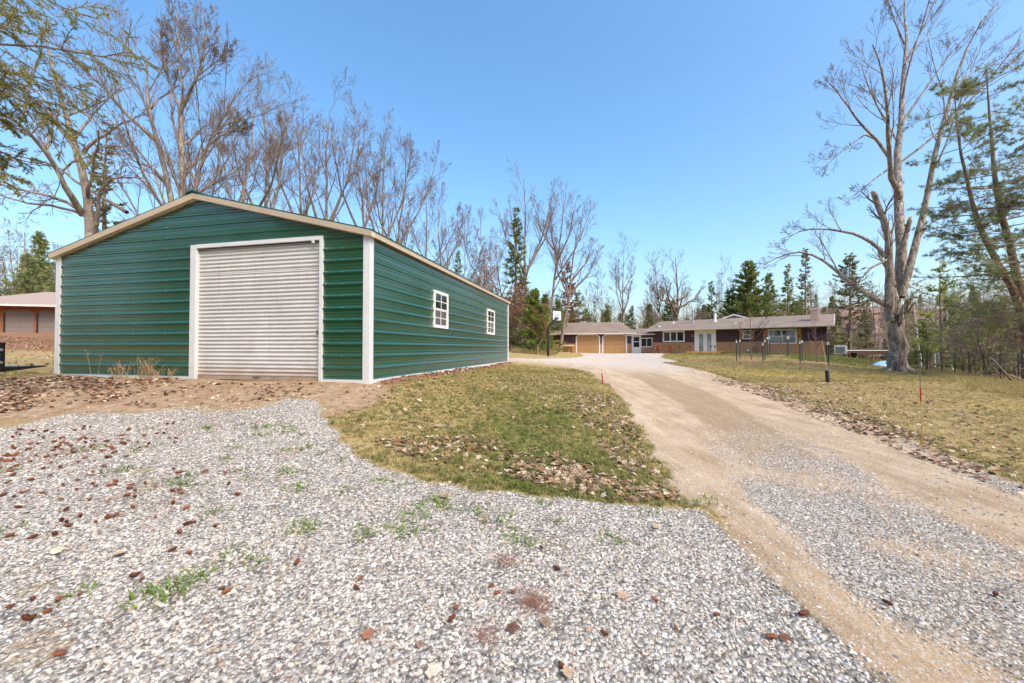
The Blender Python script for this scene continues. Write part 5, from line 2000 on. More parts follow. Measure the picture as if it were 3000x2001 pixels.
def wood_variant(seed, kind):
    rng = np.random.default_rng(seed)
    g = Geo()
    H = 12.0
    zz = np.linspace(0, 1, 8)
    path = np.stack([.25 * np.sin(zz * 3 + seed), .25 * np.cos(zz * 2.5 + seed) - .25, zz * H], 1)
    if kind == 'bare':
        P, Rr = path[None], (.13 * (1 - .85 * zz))[None]
        g.add(*tubes(P, Rr, 5))
        for nc, n, ang, ratio in ((13, 5, (20, 50), .36), (6, 4, (25, 55), .46), (5, 3, (25, 55), .5), (3, 3, (25, 55), .5)):
            P, Rr = sprout(rng, P, Rr, nc, n, ang, ratio, .55, tmin=.25, rmin=.012, up=.06)
            g.add(*tubes(P, Rr, 3))
    return g.mesh('wood_%d' % seed)


def conifer_variant(seed):
    rng = np.random.default_rng(seed)
    g = Geo()
    H = 12.0
    zz = np.linspace(0, 1, 5)
    g.add(*tubes(np.stack([0 * zz, 0 * zz, zz * H], 1)[None], (.14 * (1 - .95 * zz))[None], 5))
    n = 210
    f = rng.random(n) ** .8 * .9 + .08
    az = rng.random(n) * 6.283
    Lb = 2.3 * (1 - f) * rng.uniform(.6, 1.1, n) + .1
    k = 14
    bi = np.repeat(np.arange(n), k)
    t = .15 + .85 * rng.random(len(bi))
    d = np.stack([np.cos(az), np.sin(az), -.25 * np.ones(n) + .5 * f], 1)
    q = np.stack([0 * f, 0 * f, f * H], 1)[bi] + d[bi] * (Lb[bi] * t)[:, None]
    o = unit(d[bi] + rng.normal(0, .6, (len(bi), 3)))
    nr = unit(np.cross(o, rng.normal(0, 1, o.shape)))
    s = (.5 * rng.uniform(.6, 1.2, len(bi)))[:, None]
    V = np.stack([q, q + o * s * .5 + nr * s * .16, q + o * s, q + o * s * .5 - nr * s * .16], 1).reshape(-1, 3)
    g.add(V, np.arange(len(V)).reshape(-1, 4))
    return g.mesh('conifer_%d' % seed, False)


rng = np.random.default_rng(4)
wv = variants('wood_tree', [wood_variant(300 + i, 'bare') for i in range(4)] + [conifer_variant(310 + i) for i in range(3)], ['twig_grey', 'twig', 'twig_grey', 'twig_red', 'spruce', 'spruce_dry', 'pine'])


def belt(name, n, pxr, depr, hr, pc, label, extra=None):
    px = rng.uniform(*pxr, n)
    dp = rng.uniform(*depr, n)
    x = (px - 1500) / FPX * dp
    z = hgt(np.clip(x, -160, 160), np.clip(dp, -60, 260)) - .2
    if extra is not None:
        z = z + extra(x, dp)
    pick = np.where(rng.random(n) < pc, rng.integers(4, 7, n), rng.integers(0, 4, n))
    s = rng.uniform(hr[0], hr[1], n) / 12.0
    size = np.stack([s * rng.uniform(.8, 1.3, n), s * rng.uniform(.8, 1.3, n), s], 1)
    rot = np.stack([rng.normal(0, .04, n), rng.normal(0, .04, n), rng.random(n) * 6.28], 1)
    return scatter(name, np.stack([x, dp, z], 1), rot, size, pick, wv, label)


belt('background_woods', 260, (1350, 2480), (64, 110), (6.0, 10.5), .28, 'grey brown woods far behind the garage and house')
belt('understory_woods', 70, (1490, 1660), (46, 62), (4, 8), .15, 'brown thicket between the barn and the garage')
belt('hollow_woods', 150, (2430, 3050), (48, 90), (5, 9), .2, 'leafless woods in the hollow past the house')
belt('roadside_woods', 70, (2680, 3300), (30, 60), (4, 7.5), .35, 'shaded woods beyond the leaning pines')
belt('neighbour_woods', 110, (-250, 620), (52, 80), (9, 15), .3, 'woods behind the neighbour garage')
belt('hedgerow_woods', 130, (560, 1480), (44, 70), (6, 10), .15, 'thin woods behind the barn')
n = 420  # added unseen woods behind the camera, dense to darken the barn front's reflection
x = rng.uniform(-80, 80, n)
y = rng.uniform(-48, -20, n)
pick = np.where(rng.random(n) < .65, rng.integers(4, 7, n), rng.integers(0, 4, n))
s = rng.uniform(1.1, 1.55, n)
scatter('unseen_rear_woods', np.stack([x, y, hgt(x, np.clip(y, -60, 0)) - .2], 1), np.stack([0 * x, 0 * x, rng.random(n) * 6.28], 1), np.stack([s * 1.2, s * 1.2, s], 1), pick, wv, 'unseen mixed woods behind the viewer, added to darken reflections')
# a wooded rise far off on the right
hx = np.linspace(20, 330, 50)
hy = np.linspace(95, 330, 24)
HX, HY = np.meshgrid(hx, hy)
HZ = -4 + 24 * np.exp(-((HY - 200) / 70) ** 2) * smst(HX, 40, 130) + 1.5 * np.sin(HX * .05 + HY * .03)
idx = np.arange(HX.size).reshape(HX.shape)
me = np_mesh('hill', np.stack([HX, HY, HZ], -1).reshape(-1, 3), np.stack([idx[:-1, :-1], idx[:-1, 1:], idx[1:, 1:], idx[1:, :-1]], -1).reshape(-1, 4), smooth=True)
hill = link('hill', me, paint('leaf_covered_hillside', '#84695a', .95, .2, .2))
hill['kind'] = 'structure'
n = 420
x = rng.uniform(45, 300, n)
y = rng.uniform(105, 205, n)
z = -4 + 24 * np.exp(-((y - 200) / 70) ** 2) * smst(x, 40, 130) + 1.5 * np.sin(x * .05 + y * .03) - .2
pick = np.where(rng.random(n) < .12, rng.integers(4, 7, n), rng.integers(0, 4, n))
s = rng.uniform(.6, 1.0, n)
scatter('hillside_woods', np.stack([x, y, z], 1), np.stack([0 * x, 0 * x, rng.random(n) * 6.28], 1), np.stack([s * 1.3, s * 1.3, s], 1), pick, wv, 'leafless woods on the far rise')

# ------------------------------------------------------------------ things standing about
# basketball post
hb = ground_px([(1606, 1044)])[0]
hbz = g1(*hb)
hd = hb[1]
pt = lambda px, py, dd=0: np.array(at(px, py, hd + dd)) - np.array([hb[0], hb[1], hbz])
hoop = thing('basketball_hoop', 'black bent basketball post with white backboard at the drive edge', 'basketball hoop', (hb[0], hb[1], hbz))
MB().tube([(0, 0, -.2), pt(1606, 1000), pt(1605, 972), pt(1606, 962), pt(1612, 952), pt(1624, 938), pt(1632, 930)], .085, 8).build('pole', 'black_iron', hoop, smooth=True)
a, b = pt(1620, 910.5), pt(1644, 939)
bbm = MB()
bbm.poly([a, (b[0], .12, a[2] - .05), (b[0], .12, b[2] + .02), (a[0], 0, b[2]), a + [0, .05, 0], (b[0], .17, a[2] - .05), (b[0], .17, b[2] + .02), (a[0], .05, b[2])], [(0, 3, 2, 1), (4, 5, 6, 7), (0, 1, 5, 4), (1, 2, 6, 5), (2, 3, 7, 6), (3, 0, 4, 7)])
bb_o = bbm.build('backboard', 'backboard', hoop)
w, h = b[0] - a[0], a[2] - b[2]
cx, cz = (a[0] + b[0]) / 2, (a[2] + b[2]) / 2
frame(MB(), cx - .19 * w, cx + .19 * w, cz - .28 * h, cz + .12 * h, .03, .035, .058).build('target_square', 'bracket_grey', bb_o)
box('board_stripe', 'bracket_grey', bb_o, a[0] + .2 * w, a[0] + .25 * w, .018, .03, b[2] + .05, a[2] - .06)
m = MB()
ring = [(cx + .23 * math.cos(t), -.22 + .23 * math.sin(t), b[2] + .16) for t in np.linspace(0, 6.283, 17)]
m.tube(ring, .012, 5, False)
m.box(cx - .07, cx + .07, -.01, .04, b[2] + .08, b[2] + .2)
m.build('rim', 'black_iron', hoop)
m = MB()
m.tube([pt(1612, 952) + [0, .05, 0], (cx, .2, cz - .1)], .03, 6)
m.tube([pt(1607, 975), pt(1611, 972), pt(1609, 978)], .03, 6)
m.build('brace', 'black_iron', hoop)

# small bench table by the garage wall
tb = thing('side_table', 'small table with a white top against the garage wall', 'table', (*(GW.P0 + GW.d * GW.uv(1659, 1020)[0] - np.array([-.1, .55])), .05), GW.rz)
zt = g1(tb.location.x, tb.location.y)
tb.location.z = zt
box('tabletop', 'house_white', tb, -.72, .72, -.3, .3, .78, .84)
for sx in (-1, 1):
    for sy in (-1, 1):
        box('leg', 'cedar', tb, sx * .62 - .04, sx * .62 + .04, sy * .22 - .04, sy * .22 + .04, -.15, .78)
for sx in (-1, 1):
    MB().beam((sx * .58, -.22, .55), (sx * .4, -.22, .77), .03, .05, (0, 1, 0)).build('brace', 'cedar', tb)
box('lower_shelf', 'deck_dark', tb, -.6, .6, -.2, .2, .08, .12)

# picnic table
pp = ground_px([(1958, 1036)])[0]
pw = HW.P0 + HW.d * HW.uv(1958, 1030)[0] + np.array([-HW.d[1], HW.d[0]]) * -1.5
pic = thing('picnic_table', 'red stained picnic table in front of the three pane window', 'picnic table', (pw[0], pw[1], g1(*pw)), HW.rz + .12)
for k in range(5):
    box('top_plank', 'redwood', pic, -.92, .92, -.37 + k * .15, -.37 + k * .15 + .14, .72, .765)
for s in (-1, 1):
    for k in range(2):
        y0 = s * .62 + (k * .15 - .15 if s > 0 else k * .15)
        box('bench_plank', 'redwood', pic, -.92, .92, y0, y0 + .14, .42, .46)
    for sy in (-1, 1):
        MB().beam((s * .65, sy * .62, -.05), (s * .65, sy * .25, .72), .05, .1, (1, 0, 0)).build('leg', 'redwood', pic)
    MB().beam((s * .61, -.75, .39), (s * .61, .75, .39), .045, .09, (0, 0, 1)).build('bench_support', 'redwood', pic)

# solar stake lights before the step and the hose, wheel barrow by the wall
for k, (px, lab) in enumerate([(2007, 'small black stake light at the left end of the entry step'), (2036.5, 'small black stake light before the left door jamb'), (2065, 'small black stake light centred before the double doors'), (2096, 'small black stake light before the right door jamb'), (2107, 'small black stake light just right of the double doors')]):
    q = HW.P0 + HW.d * HW.uv(px, 1030)[0] + np.array([HW.d[1], -HW.d[0]]) * 1.75
    s = thing('stake_light', lab, 'light', (q[0], q[1], g1(*q)), 0, 'stake lights along the entry step')
    MB().tube([(0, 0, -.05), (0, 0, .62)], .012, 6).build('stake', 'black_iron', s)
    MB().tube([(0, 0, .6), (0, 0, .64), (0, 0, .72), (0, 0, .76)], [.04, .07, .075, .03], 10).build('lamp_head', 'black_iron', s)
q = HW.P0 + HW.d * HW.uv(2210, 1027)[0] + np.array([HW.d[1], -HW.d[0]]) * .45
ho = thing('hose_reel', 'coiled teal garden hose leaning at the house wall', 'hose', (q[0], q[1], g1(*q)), HW.rz)
m = MB()
for k in range(4):
    m.tube([(.17 * math.cos(t) * (1 - .02 * k), -.06 * k + .05 * math.sin(t), .36 + .30 * math.sin(t)) for t in np.linspace(0, 6.283, 15)], .03, 6, False)
m.build('hose_coil', 'teal', ho, smooth=True)
MB().beam((0, .1, -.02), (0, .1, .7), .05, .05).build('hanger', 'bracket_grey', ho)
q = HW.P0 + HW.d * HW.uv(2226, 1025)[0] + np.array([HW.d[1], -HW.d[0]]) * .5
rk = thing('plant_stand', 'rusty metal plant stand against the wall left of the wide window', 'plant stand', (q[0], q[1], g1(*q)), HW.rz)
for sx in (-1, 1):
    for sy in (-1, 1):
        MB().tube([(sx * .28, sy * .14, -.02), (sx * .28, sy * .14, 1.0)], .018, 6).build('leg', 'redwood', rk)
for z in (.2, .6, 1.0):
    box('shelf', 'redwood', rk, -.3, .3, -.16, .16, z - .015, z + .015)

# deck beyond the house corner: boards, posts, rail, slide
dk = thing('deck', 'dark wooden deck with posts beyond the house corner', 'deck', (29.0, 35.2, 0), R(-8))
for k in range(6):
    box('deck_board', 'deck_dark', dk, 0, 4.2, -.9 + k * .3, -.9 + k * .3 + .28, .40, .44)
box('rim_beam', 'deck_dark', dk, 0, 4.22, -.96, -.9, .08, .42)
box('edge_strip', 'house_white', dk, 0, 4.22, -.99, -.962, .40, .46)
for x in (.2, 1.4, 3.55, 3.75, 3.95, 4.15):
    box('post', 'deck_dark', dk, x - .05, x + .05, -.9, -.8, -2.8, .1)
MB().beam((4.25, -.95, .35), (6.3, -1.3, -1.35), .35, .05).build('slide', 'house_white', dk)
bi_ = at(2502, 1037, 33)
bt = thing('birdbath', 'black pedestal grill under the deck edge', 'grill', (bi_[0], bi_[1], g1(bi_[0], bi_[1])), 0)
zc = float(bi_[2] - bt.location.z)
MB().tube([(0, 0, -.1), (0, 0, zc - .35)], .05, 8).build('pedestal', 'black_iron', bt)
MB().tube([(0, 0, zc - .35), (0, 0, zc - .15), (0, 0, zc + .08), (0, 0, zc + .1)], [.08, .2, .22, .62], 12).build('bowl', 'black_iron', bt)
bt.name = 'pedestal_grill'
# blue tarp mound past the maple
tp = at(2590, 1083, 24.5)
m = MB()
pts, fs = [], []
rngt = np.random.default_rng(9)
for j in range(7):
    for i in range(12):
        rr = 1.05 * j / 6
        an = i * 2 * math.pi / 12
        pts.append((rr * math.cos(an) * 1.1, rr * math.sin(an) * .7, .62 * (1 - (j / 6) ** 2) + rngt.normal(0, .03)))
for j in range(6):
    for i in range(12):
        fs.append((j * 12 + i, (j + 1) * 12 + i, (j + 1) * 12 + (i + 1) % 12, j * 12 + (i + 1) % 12))
m.poly(pts, fs)
o = m.build('tarp_mound', 'tarp', None, smooth=True)
o.scale = (.72, .72, .62)
o.location = (tp[0], tp[1], g1(tp[0], tp[1]) - .06)
tag(o, 'pale blue tarp over a low mound left of the maple base', 'tarp')


# caged saplings on the lawn
def cage(px_posts, base_pys, tops, label, slabel, sap_px, sap_top, seed):
    foot = ground_px(list(zip(px_posts, base_pys)))
    c = foot.mean(0)
    cz = g1(*c)
    t = thing('tree_cage', label, 'tree cage', (c[0], c[1], cz), 0, 'caged saplings on the lawn')
    loc = []
    for (x, y), px, tp in zip(foot, px_posts, tops):
        zt = float(at(px, tp, y)[2])
        z0 = g1(x, y)
        loc.append((x - c[0], y - c[1], z0 - cz, zt - cz))
        pst = MB()
        pst.beam((x - c[0], y - c[1], z0 - cz - .2), (x - c[0], y - c[1], zt - cz - .14), .04, .04)
        po = pst.build('post', 'post_green', t)
        MB().beam((x - c[0], y - c[1], zt - cz - .14), (x - c[0], y - c[1], zt - cz + .02), .05, .05).build('white_tip', 'white_tip', po)
    order = sorted(range(len(loc)), key=lambda i: math.atan2(loc[i][1], loc[i][0]))
    wm = MB()
    for k in range(len(order)):
        a, b = loc[order[k]], loc[order[(k + 1) % len(order)]]
        for j in range(9):
            f = j / 8
            wm.tube([(a[0], a[1], a[2] + .08 + 1.2 * f), (b[0], b[1], b[2] + .08 + 1.2 * f)], .0022, 3, False)
        for j in range(1, 10):
            f = j / 10
            p = [a[i] * (1 - f) + b[i] * f for i in range(3)]
            wm.tube([(p[0], p[1], p[2] + .08), (p[0], p[1], p[2] + 1.28)], .0022, 3, False)
    wm.build('wire_mesh', 'wire', t)['kind'] = 'stuff'
    xs_, ys_ = [l[0] for l in loc], [l[1] for l in loc]
    r0 = max(max(xs_) - min(xs_), max(ys_) - min(ys_)) / 2
    mu = MB()
    ring = []
    for i in range(18):
        an = i * 2 * math.pi / 18
        rr = r0 * (1 + .15 * math.sin(i * 2.7))
        x, y = rr * math.cos(an), rr * math.sin(an) * .9
        ring.append((x, y, g1(c[0] + x, c[1] + y) - cz + .012))
    mu.poly([(0, 0, .06)] + ring, [(0, 1 + i, 1 + (i + 1) % 18) for i in range(18)])
    mu.build('mulch_bed', 'mulch', t)
    y = c[1]
    s0 = np.array([float(at(sap_px, 1000, y)[0]), y, cz])
    top = at(sap_px - 4, sap_top, y)
    stem = ([s0, s0 * .5 + top * .5, top], .035, .01, 1.0)
    lim = [stem]
    rg = np.random.default_rng(seed)
    for k in range(6):
        f = rg.uniform(.3, .65)
        q = s0 * (1 - f) + top * f
        an = rg.random() * 6.28
        e = q + np.array([math.cos(an) * 1.0, math.sin(an) * 1.0, rg.uniform(.7, 1.4)])
        lim.append(([q, q * .4 + e * .6 + [0, 0, -.12], e], .018, .006))
    bare_tree('sapling', slabel, lim, lv(nc0=4, ratio0=.4, nc1=3, nc2=2, nc3=1), seed=seed, base=s0, bark='sapling_bark', twig='sapling_bark', split=1, rmin=.006, group='young fruit trees on the lawn')


cage((2158, 2168, 2235, 2241), (1059, 1051, 1060, 1056), (998, 996, 1006, 997), 'wire cage of dark posts below the small shuttered window', 'bare sapling in the cage below the small shuttered window', 2201, 925, 401)
cage((2248, 2255, 2307, 2311), (1043, 1042, 1044.5, 1043), (989, 988, 988, 987), 'wire cage close to the wall below the wide window', 'bare sapling in front of the wide window', 2280, 962, 402)
cage((2344, 2350, 2428, 2424), (1065.5, 1058, 1070, 1062), (1001, 998, 1003, 1004), 'wire cage on the lawn near the house corner', 'bare sapling in the cage near the house corner', 2392, 955, 403)
sb = ground_px([(2371, 1050)])[0]
main = ([np.array([sb[0], sb[1], g1(*sb)]), at(2369, 1032, sb[1]), at(2370, 1018, sb[1])], .02, .008)
bare_tree('sapling', 'tiny bare shrub between the wide window and the house corner', [main], lv(nc0=6, ratio0=.5, nc1=3, nc2=2, nc3=1), seed=405, base=main[0][0], bark='sapling_bark', twig='twig_red', split=0, cat='shrub')

# black pipe with a leaning stick
q = ground_px([(2425, 1121)])[0]
qz = g1(*q)
pv = thing('well_pipe', 'short black pipe standing in the lawn before the cages', 'pipe', (q[0], q[1], qz))
hgt_p = float(at(2420, 1085, q[1])[2] - qz)
m = MB()
n = 14
zs = np.linspace(-.05, hgt_p, n)
m.tube([(-.05 * z, 0, z) for z in zs], [.066 if i % 2 else .058 for i in range(n)], 12)
m.build('pipe_body', 'black_pipe', pv)
MB().tube([(-.05 * hgt_p, 0, hgt_p - .01), (-.05 * hgt_p, 0, hgt_p + .025)], .07, 12).build('cap', 'bracket_grey', pv)
sk = thing('bamboo_stake', 'thin tan stake leaning out of the black pipe', 'stake', (q[0] + .0, q[1], qz + hgt_p))
e = at(2408, 998, q[1]) - np.array([q[0], q[1], qz + hgt_p])
MB().tube([(-.02, 0, -.1), e * .5, e], [.012, .011, .008], 6).build('stake', 'stake_tan', sk)


# driveway marker stakes
def marker(bpx, tpx, red, label, split=.6, r=.0055, redlen=.35, tipdark=False):
    q = ground_px([bpx])[0]
    z = g1(*q)
    t = thing('marker_stake', label, 'marker', (q[0], q[1], z), 0, 'driveway marker stakes')
    e = at(*tpx, q[1]) - np.array([q[0], q[1], z])
    MB().tube([e * -.05, e * (1 - redlen)], r, 6).build('rod', 'stake_yellow' if red else 'stake_tan', t)
    if tipdark:
        MB().tube([e * (1 - redlen) + e * redlen * .0, e * (1 - redlen * .62)], r * 1.7, 6).build('red_sleeve', 'stake_red', t)
        MB().tube([e * (1 - redlen * .62), e], r * .8, 6).build('grey_tip', 'wire', t)
    elif red:
        MB().tube([e * (1 - redlen), e], r * 1.7, 6).build('red_sleeve', 'stake_red', t)
    else:
        MB().tube([e * (1 - redlen), e], r, 6).build('upper_rod', 'stake_tan', t)


marker((1785, 1284), (1763, 1094), True, 'red topped marker stake leaning beside the leaf filled swale', redlen=.16)
marker((2703, 1312), (2694, 1075), True, 'red sleeved marker stake at the right hand lawn edge', redlen=.42, tipdark=True)
marker((1577, 1060), (1576, 1008), False, 'pale thin stake across the drive by the basketball post', r=.012)
marker((1668, 1062), (1667, 1021), False, 'pale thin stake before the small table', r=.012)

# utility trailer at the left edge: rear post, rail, tail light, wheel
tl = thing('utility_trailer', 'black utility trailer end with clamps and a red light, cut by the frame', 'trailer', (-11.78, 8.95, g1(-11.78, 8.95)), R(14))
top, bot = .80, -.0
z_of = lambda py: float(at(0, py, 8.95)[2] - tl.location.z)
box('corner_post', 'black_iron', tl, .06, .14, -.05, .05, z_of(1085), z_of(1008))
box('side_board', 'black_iron', tl, -2.4, .06, -.04, .0, z_of(1060), z_of(1010))
box('top_rail', 'black_iron', tl, -2.4, .16, -.06, .03, z_of(1008), z_of(1003))
box('clamp', 'bracket_grey', tl, .0, .19, -.075, -.052, z_of(1028), z_of(1021))
box('clamp', 'bracket_grey', tl, .0, .19, -.075, -.052, z_of(1065), z_of(1058))
box('tail_light', 'red_lens', tl, .02, .13, -.07, -.052, z_of(1087), z_of(1077))
box('deck_frame', 'black_iron', tl, -2.4, .05, -.05, 1.2, z_of(1085) - .02, z_of(1085) + .06)
for y in (-.18, 1.3):
    wh = MB().tube([(-1.9, y - .1, .3), (-1.9, y - .08, .3), (-1.9, y + .08, .3), (-1.9, y + .1, .3)], [.24, .30, .30, .24], 20).build('wheel', 'black_pipe', tl, smooth=False)
    MB().tube([(-1.9, y - .11, .3), (-1.9, y + .11, .3)], .14, 12).build('rim', 'bracket_grey', wh)

# wire fence and fallen sticks at the right woods edge
fp = [(2665, 1094), (2725, 1100), (2840, 1108), (2985, 1128)]
fg = [at(x, y, d)[:2] for (x, y), d in zip(fp, (22, 20, 17.5, 15))]
fn = thing('wire_fence', 'low green wire fence running along the woods edge', 'fence', (*fg[0], g1(*fg[0])))
o0 = np.array([fg[0][0], fg[0][1], g1(*fg[0])])
fpt = [np.array([x, y, g1(x, y)]) - o0 for x, y in fg]
fpx = []
for a, b in zip(fpt, fpt[1:]):
    for k in range(3):
        fpx.append(a + (b - a) * k / 3)
fpx.append(fpt[-1])
for p in fpx:
    q = p + o0
    z = g1(q[0], q[1]) - o0[2]
    MB().beam((p[0], p[1], z - .2), (p[0], p[1], z + 1.15), .026, .026).build('post', 'post_green', fn)
wm = MB()
for a, b in zip(fpx, fpx[1:]):
    for j in range(10):
        wm.tube([a + [0, 0, .1 + j * .11], b + [0, 0, .1 + j * .11]], .0025, 3, False)
    for j in range(1, 16):
        p = a + (b - a) * j / 16
        wm.tube([p + [0, 0, .1], p + [0, 0, 1.09]], .002, 3, False)
wm.build('wire_mesh', 'post_green', fn)['kind'] = 'stuff'
for k, (a, b, r, lab) in enumerate([((2905, 1050), (2962, 1112), .035, 'long pale fallen stick leaning at the woods edge'), ((2940, 1095), (3010, 1118), .03, 'pale fallen stick lying low by the frame edge'), ((2910, 1075), (2935, 1108), .02, 'short fallen stick beside the long pale one')]):
    d = 13.0
    p, q = at(*a, d), at(*b, d)
    base = np.array([q[0], q[1], g1(q[0], q[1])])
    s = MB().tube([p - base, (p * .5 + q * .5) - base + [0, 0, .02], q - base - [0, 0, .02]], [r * .5, r * .8, r], 6).build('fallen_stick', 'bark_limb', None, smooth=True)
    s.location = base
    tag(s, lab, 'stick')
gs = ground_px([(1195, 1240), (1305, 1256)])
a, b = [np.array([x, y, g1(x, y) + .02]) for x, y in gs]
s = MB().tube([(0, 0, 0), (b - a) * .5 + [0, .02, .015], b - a], [.012, .010, .006], 6).build('fallen_stick', 'bark_limb', None, smooth=True)
s.location = a
tag(s, 'thin brown stick lying on the grass before the barn side', 'stick')

# dry weeds along the front of the barn: stems with seed heads
rw = np.random.default_rng(31)


def barn_pt(x, y):
    c, s_ = math.cos(R(-12.7)), math.sin(R(-12.7))
    X, Y = -2.69 + c * x - s_ * y, 7.364 + s_ * x + c * y
    return X, Y, g1(X, Y)


for k, (x, h, lean) in enumerate([(-7.95, .42, .1), (-6.6, .85, -.12), (-6.1, .3, .15), (-5.75, .38, -.2), (-5.35, .45, .25), (-5.1, .5, .05), (-4.85, .28, -.1), (-4.55, .25, .2)]):
    X, Y, Z = barn_pt(x, -.16)
    t = thing('dry_weed', ['short dry weed stems by the left barn corner', 'tallest dry weed standing against the green wall', 'low dry weed right of the tallest one', 'arching dry weed mid way along the green wall', 'spreading dry grass clump near the roller door', 'upright dry weed near the roller door',
                           'flattened dry tuft two steps from the roller door', 'low dry tuft nearest the roller door'][k], 'weed', (X, Y, Z), 0, 'dry weeds along the barn front')
    g = Geo()
    ns = 2 if k in (0, 1) else 16
    P = []
    for i in range(ns):
        an = rw.random() * 6.28
        ln = h * rw.uniform(.6, 1.1)
        dv = np.array([math.cos(an) * .35 + lean, -abs(math.sin(an)) * .2, 1.0]) if ns > 2 else np.array([lean * (1 if i == 0 else -1.3), -.05, 1.0])
        p0 = np.array([rw.normal(0, .05), rw.normal(0, .02), 0])
        P.append([p0, p0 + dv * ln * .5, p0 + dv * ln + np.array([dv[0] * .15, 0, -.08 * ln])])
    P = np.array(P)
    g.add(*tubes(P, np.array([[.004, .003, .0018]] * len(P)), 3))
    P2, R2 = sprout(rw, P, np.full((len(P), 3), .003), 3, 3, (20, 60), .3, .7, tmin=.5, rmin=.0018)
    g.add(*tubes(P2, R2, 3))
    link('stems', g.mesh('stems'), 'stake_tan', t)


# ------------------------------------------------------------------ loose stone, grass, leaves, cones
def stone_mesh(seed):
    r = np.random.default_rng(seed)
    import bmesh
    bm = bmesh.new()
    n = 11
    for p in unit(r.normal(0, 1, (n, 3))):
        bm.verts.new(p * r.uniform(.75, 1.0))
    bmesh.ops.convex_hull(bm, input=bm.verts)
    for v in [v for v in bm.verts if not v.link_faces]:
        bm.verts.remove(v)
    me = bpy.data.meshes.new('stone_%d' % seed)
    bm.to_mesh(me)
    bm.free()
    return me


def stone_material():
    m = NT('crushed_limestone')
    v = m.coord()
    rnd = m.n('ObjectInfo').outputs['Random']
    c = m.ramp(rnd, [(0.0, lin('#77716b')), (0.2, lin('#a0988e')), (0.45, lin('#c1b9af')), (0.74, lin('#dad4ca')), (0.9, lin('#c9bba6')), (1.0, lin('#9c8066'))])
    n = m.noise(v, 3.0, 4, .6)
    c = m.mix(m.math('MULTIPLY', m.smooth(n, .45, .75), .35), c, lin('#8c8377'))
    m.set(color=c, rough=.85, spec=.25)
    return m.m


MAT['stone'] = stone_material()
sc = variants('stone_variant', [stone_mesh(500 + i) for i in range(10)], ['stone'] * 10)
rs = np.random.default_rng(8)


def stones(n_try, x0, x1, y0, y1, dens, smin, smax, name, label, z_up=.15):
    x = rs.uniform(x0, x1, n_try)
    y = y0 + (y1 - y0) * rs.random(n_try)
    keep = rs.random(n_try) < dens(x, y)
    x, y = x[keep], y[keep]
    n = len(x)
    s = smin * (smax / smin) ** (rs.random(n) ** 1.9)
    size = np.stack([s * rs.uniform(.8, 1.35, n), s * rs.uniform(.7, 1.1, n), s * rs.uniform(.35, .7, n)], 1)
    rot = np.stack([rs.normal(0, .35, n), rs.normal(0, .35, n), rs.random(n) * 6.28], 1)
    z = hgt(x, y) + size[:, 2] * z_up
    return scatter(name, np.stack([x, y, z], 1), rot, size, rs.integers(0, 10, n), sc, label)


def frustum(x, y, pad=.25):
    return np.abs(x) < (1.32 * y + pad)


def d_pad_near(x, y):
    g, d, gr, go, so, wo, dp, dd = masks(x, y)
    return np.clip(np.maximum(g * (dp > -.05), .07 * (dp > -.5) * (dd < 0) * d), 0, 1) * frustum(x, y)


stones(230000, -7.0, 2.6, 1.1, 6.6, lambda x, y: d_pad_near(x, y) * np.where(y < 3.0, 1.0, .62), .0045, .019, 'gravel', 'loose pale crushed limestone over the pad')


def crown_density(x, y):
    g, d, gr, go, so, wo, dp, dd = masks(x, y)
    cg = masks.crown
    base = np.where(dd > -.1, np.maximum(np.clip(cg * 1.3, 0, .95), .6 * np.where(y < 4.5, .20, .10) * d), 0.0)
    return base * frustum(x, y)


stones(170000, 1.2, 8.0, 1.1, 9.0, crown_density, .0045, .017, 'drive_gravel', 'scattered limestone chips along the driveway')


# grass tufts
def tuft_mesh(seed, n, h, spread, w=.0022):
    r = np.random.default_rng(seed)
    base = np.concatenate([r.normal(0, spread * .4, (n, 2)), np.zeros((n, 1))], 1)
    az = r.random(n) * 6.28
    tilt = r.uniform(.15, 1.1, n)
    d = np.stack([np.cos(az) * np.sin(tilt), np.sin(az) * np.sin(tilt), np.cos(tilt)], 1)
    s = np.stack([-np.sin(az), np.cos(az), 0 * az], 1) * w
    L_ = h * r.uniform(.5, 1.2, (n, 1))
    mid = base + d * L_ * .55
    tip = base + d * L_ + np.stack([np.cos(az), np.sin(az), -.6 + 0 * az], 1) * L_ * .25
    V = np.stack([base - s, base + s, mid + s * .8, mid - s * .8, tip], 1).reshape(-1, 3)
    k = np.arange(n)[:, None] * 5
    g = Geo()
    g.add(V, k + np.array([0, 1, 2, 3]), k + np.array([3, 2, 4]))
    return g.mesh('tuft_%d' % seed, False)


MAT['grass_green'] = foliage('grass_blades_green', '#4c5526', '#717a3c', '#979a56', 3.0, .7, .3)
MAT['grass_straw'] = foliage('grass_blades_straw', '#82744a', '#b09d62', '#cebc84', 3.0, .8, .3)
MAT['grass_fresh'] = foliage('grass_blades_fresh', '#4c6420', '#6f8a30', '#94a548', 3.0, .7, .3)
gc = variants('grass_variant', [tuft_mesh(600 + i, 16, .045, .05) for i in range(6)], ['grass_green', 'grass_green', 'grass_green', 'grass_straw', 'grass_straw', 'grass_straw'])
rgr = np.random.default_rng(17)


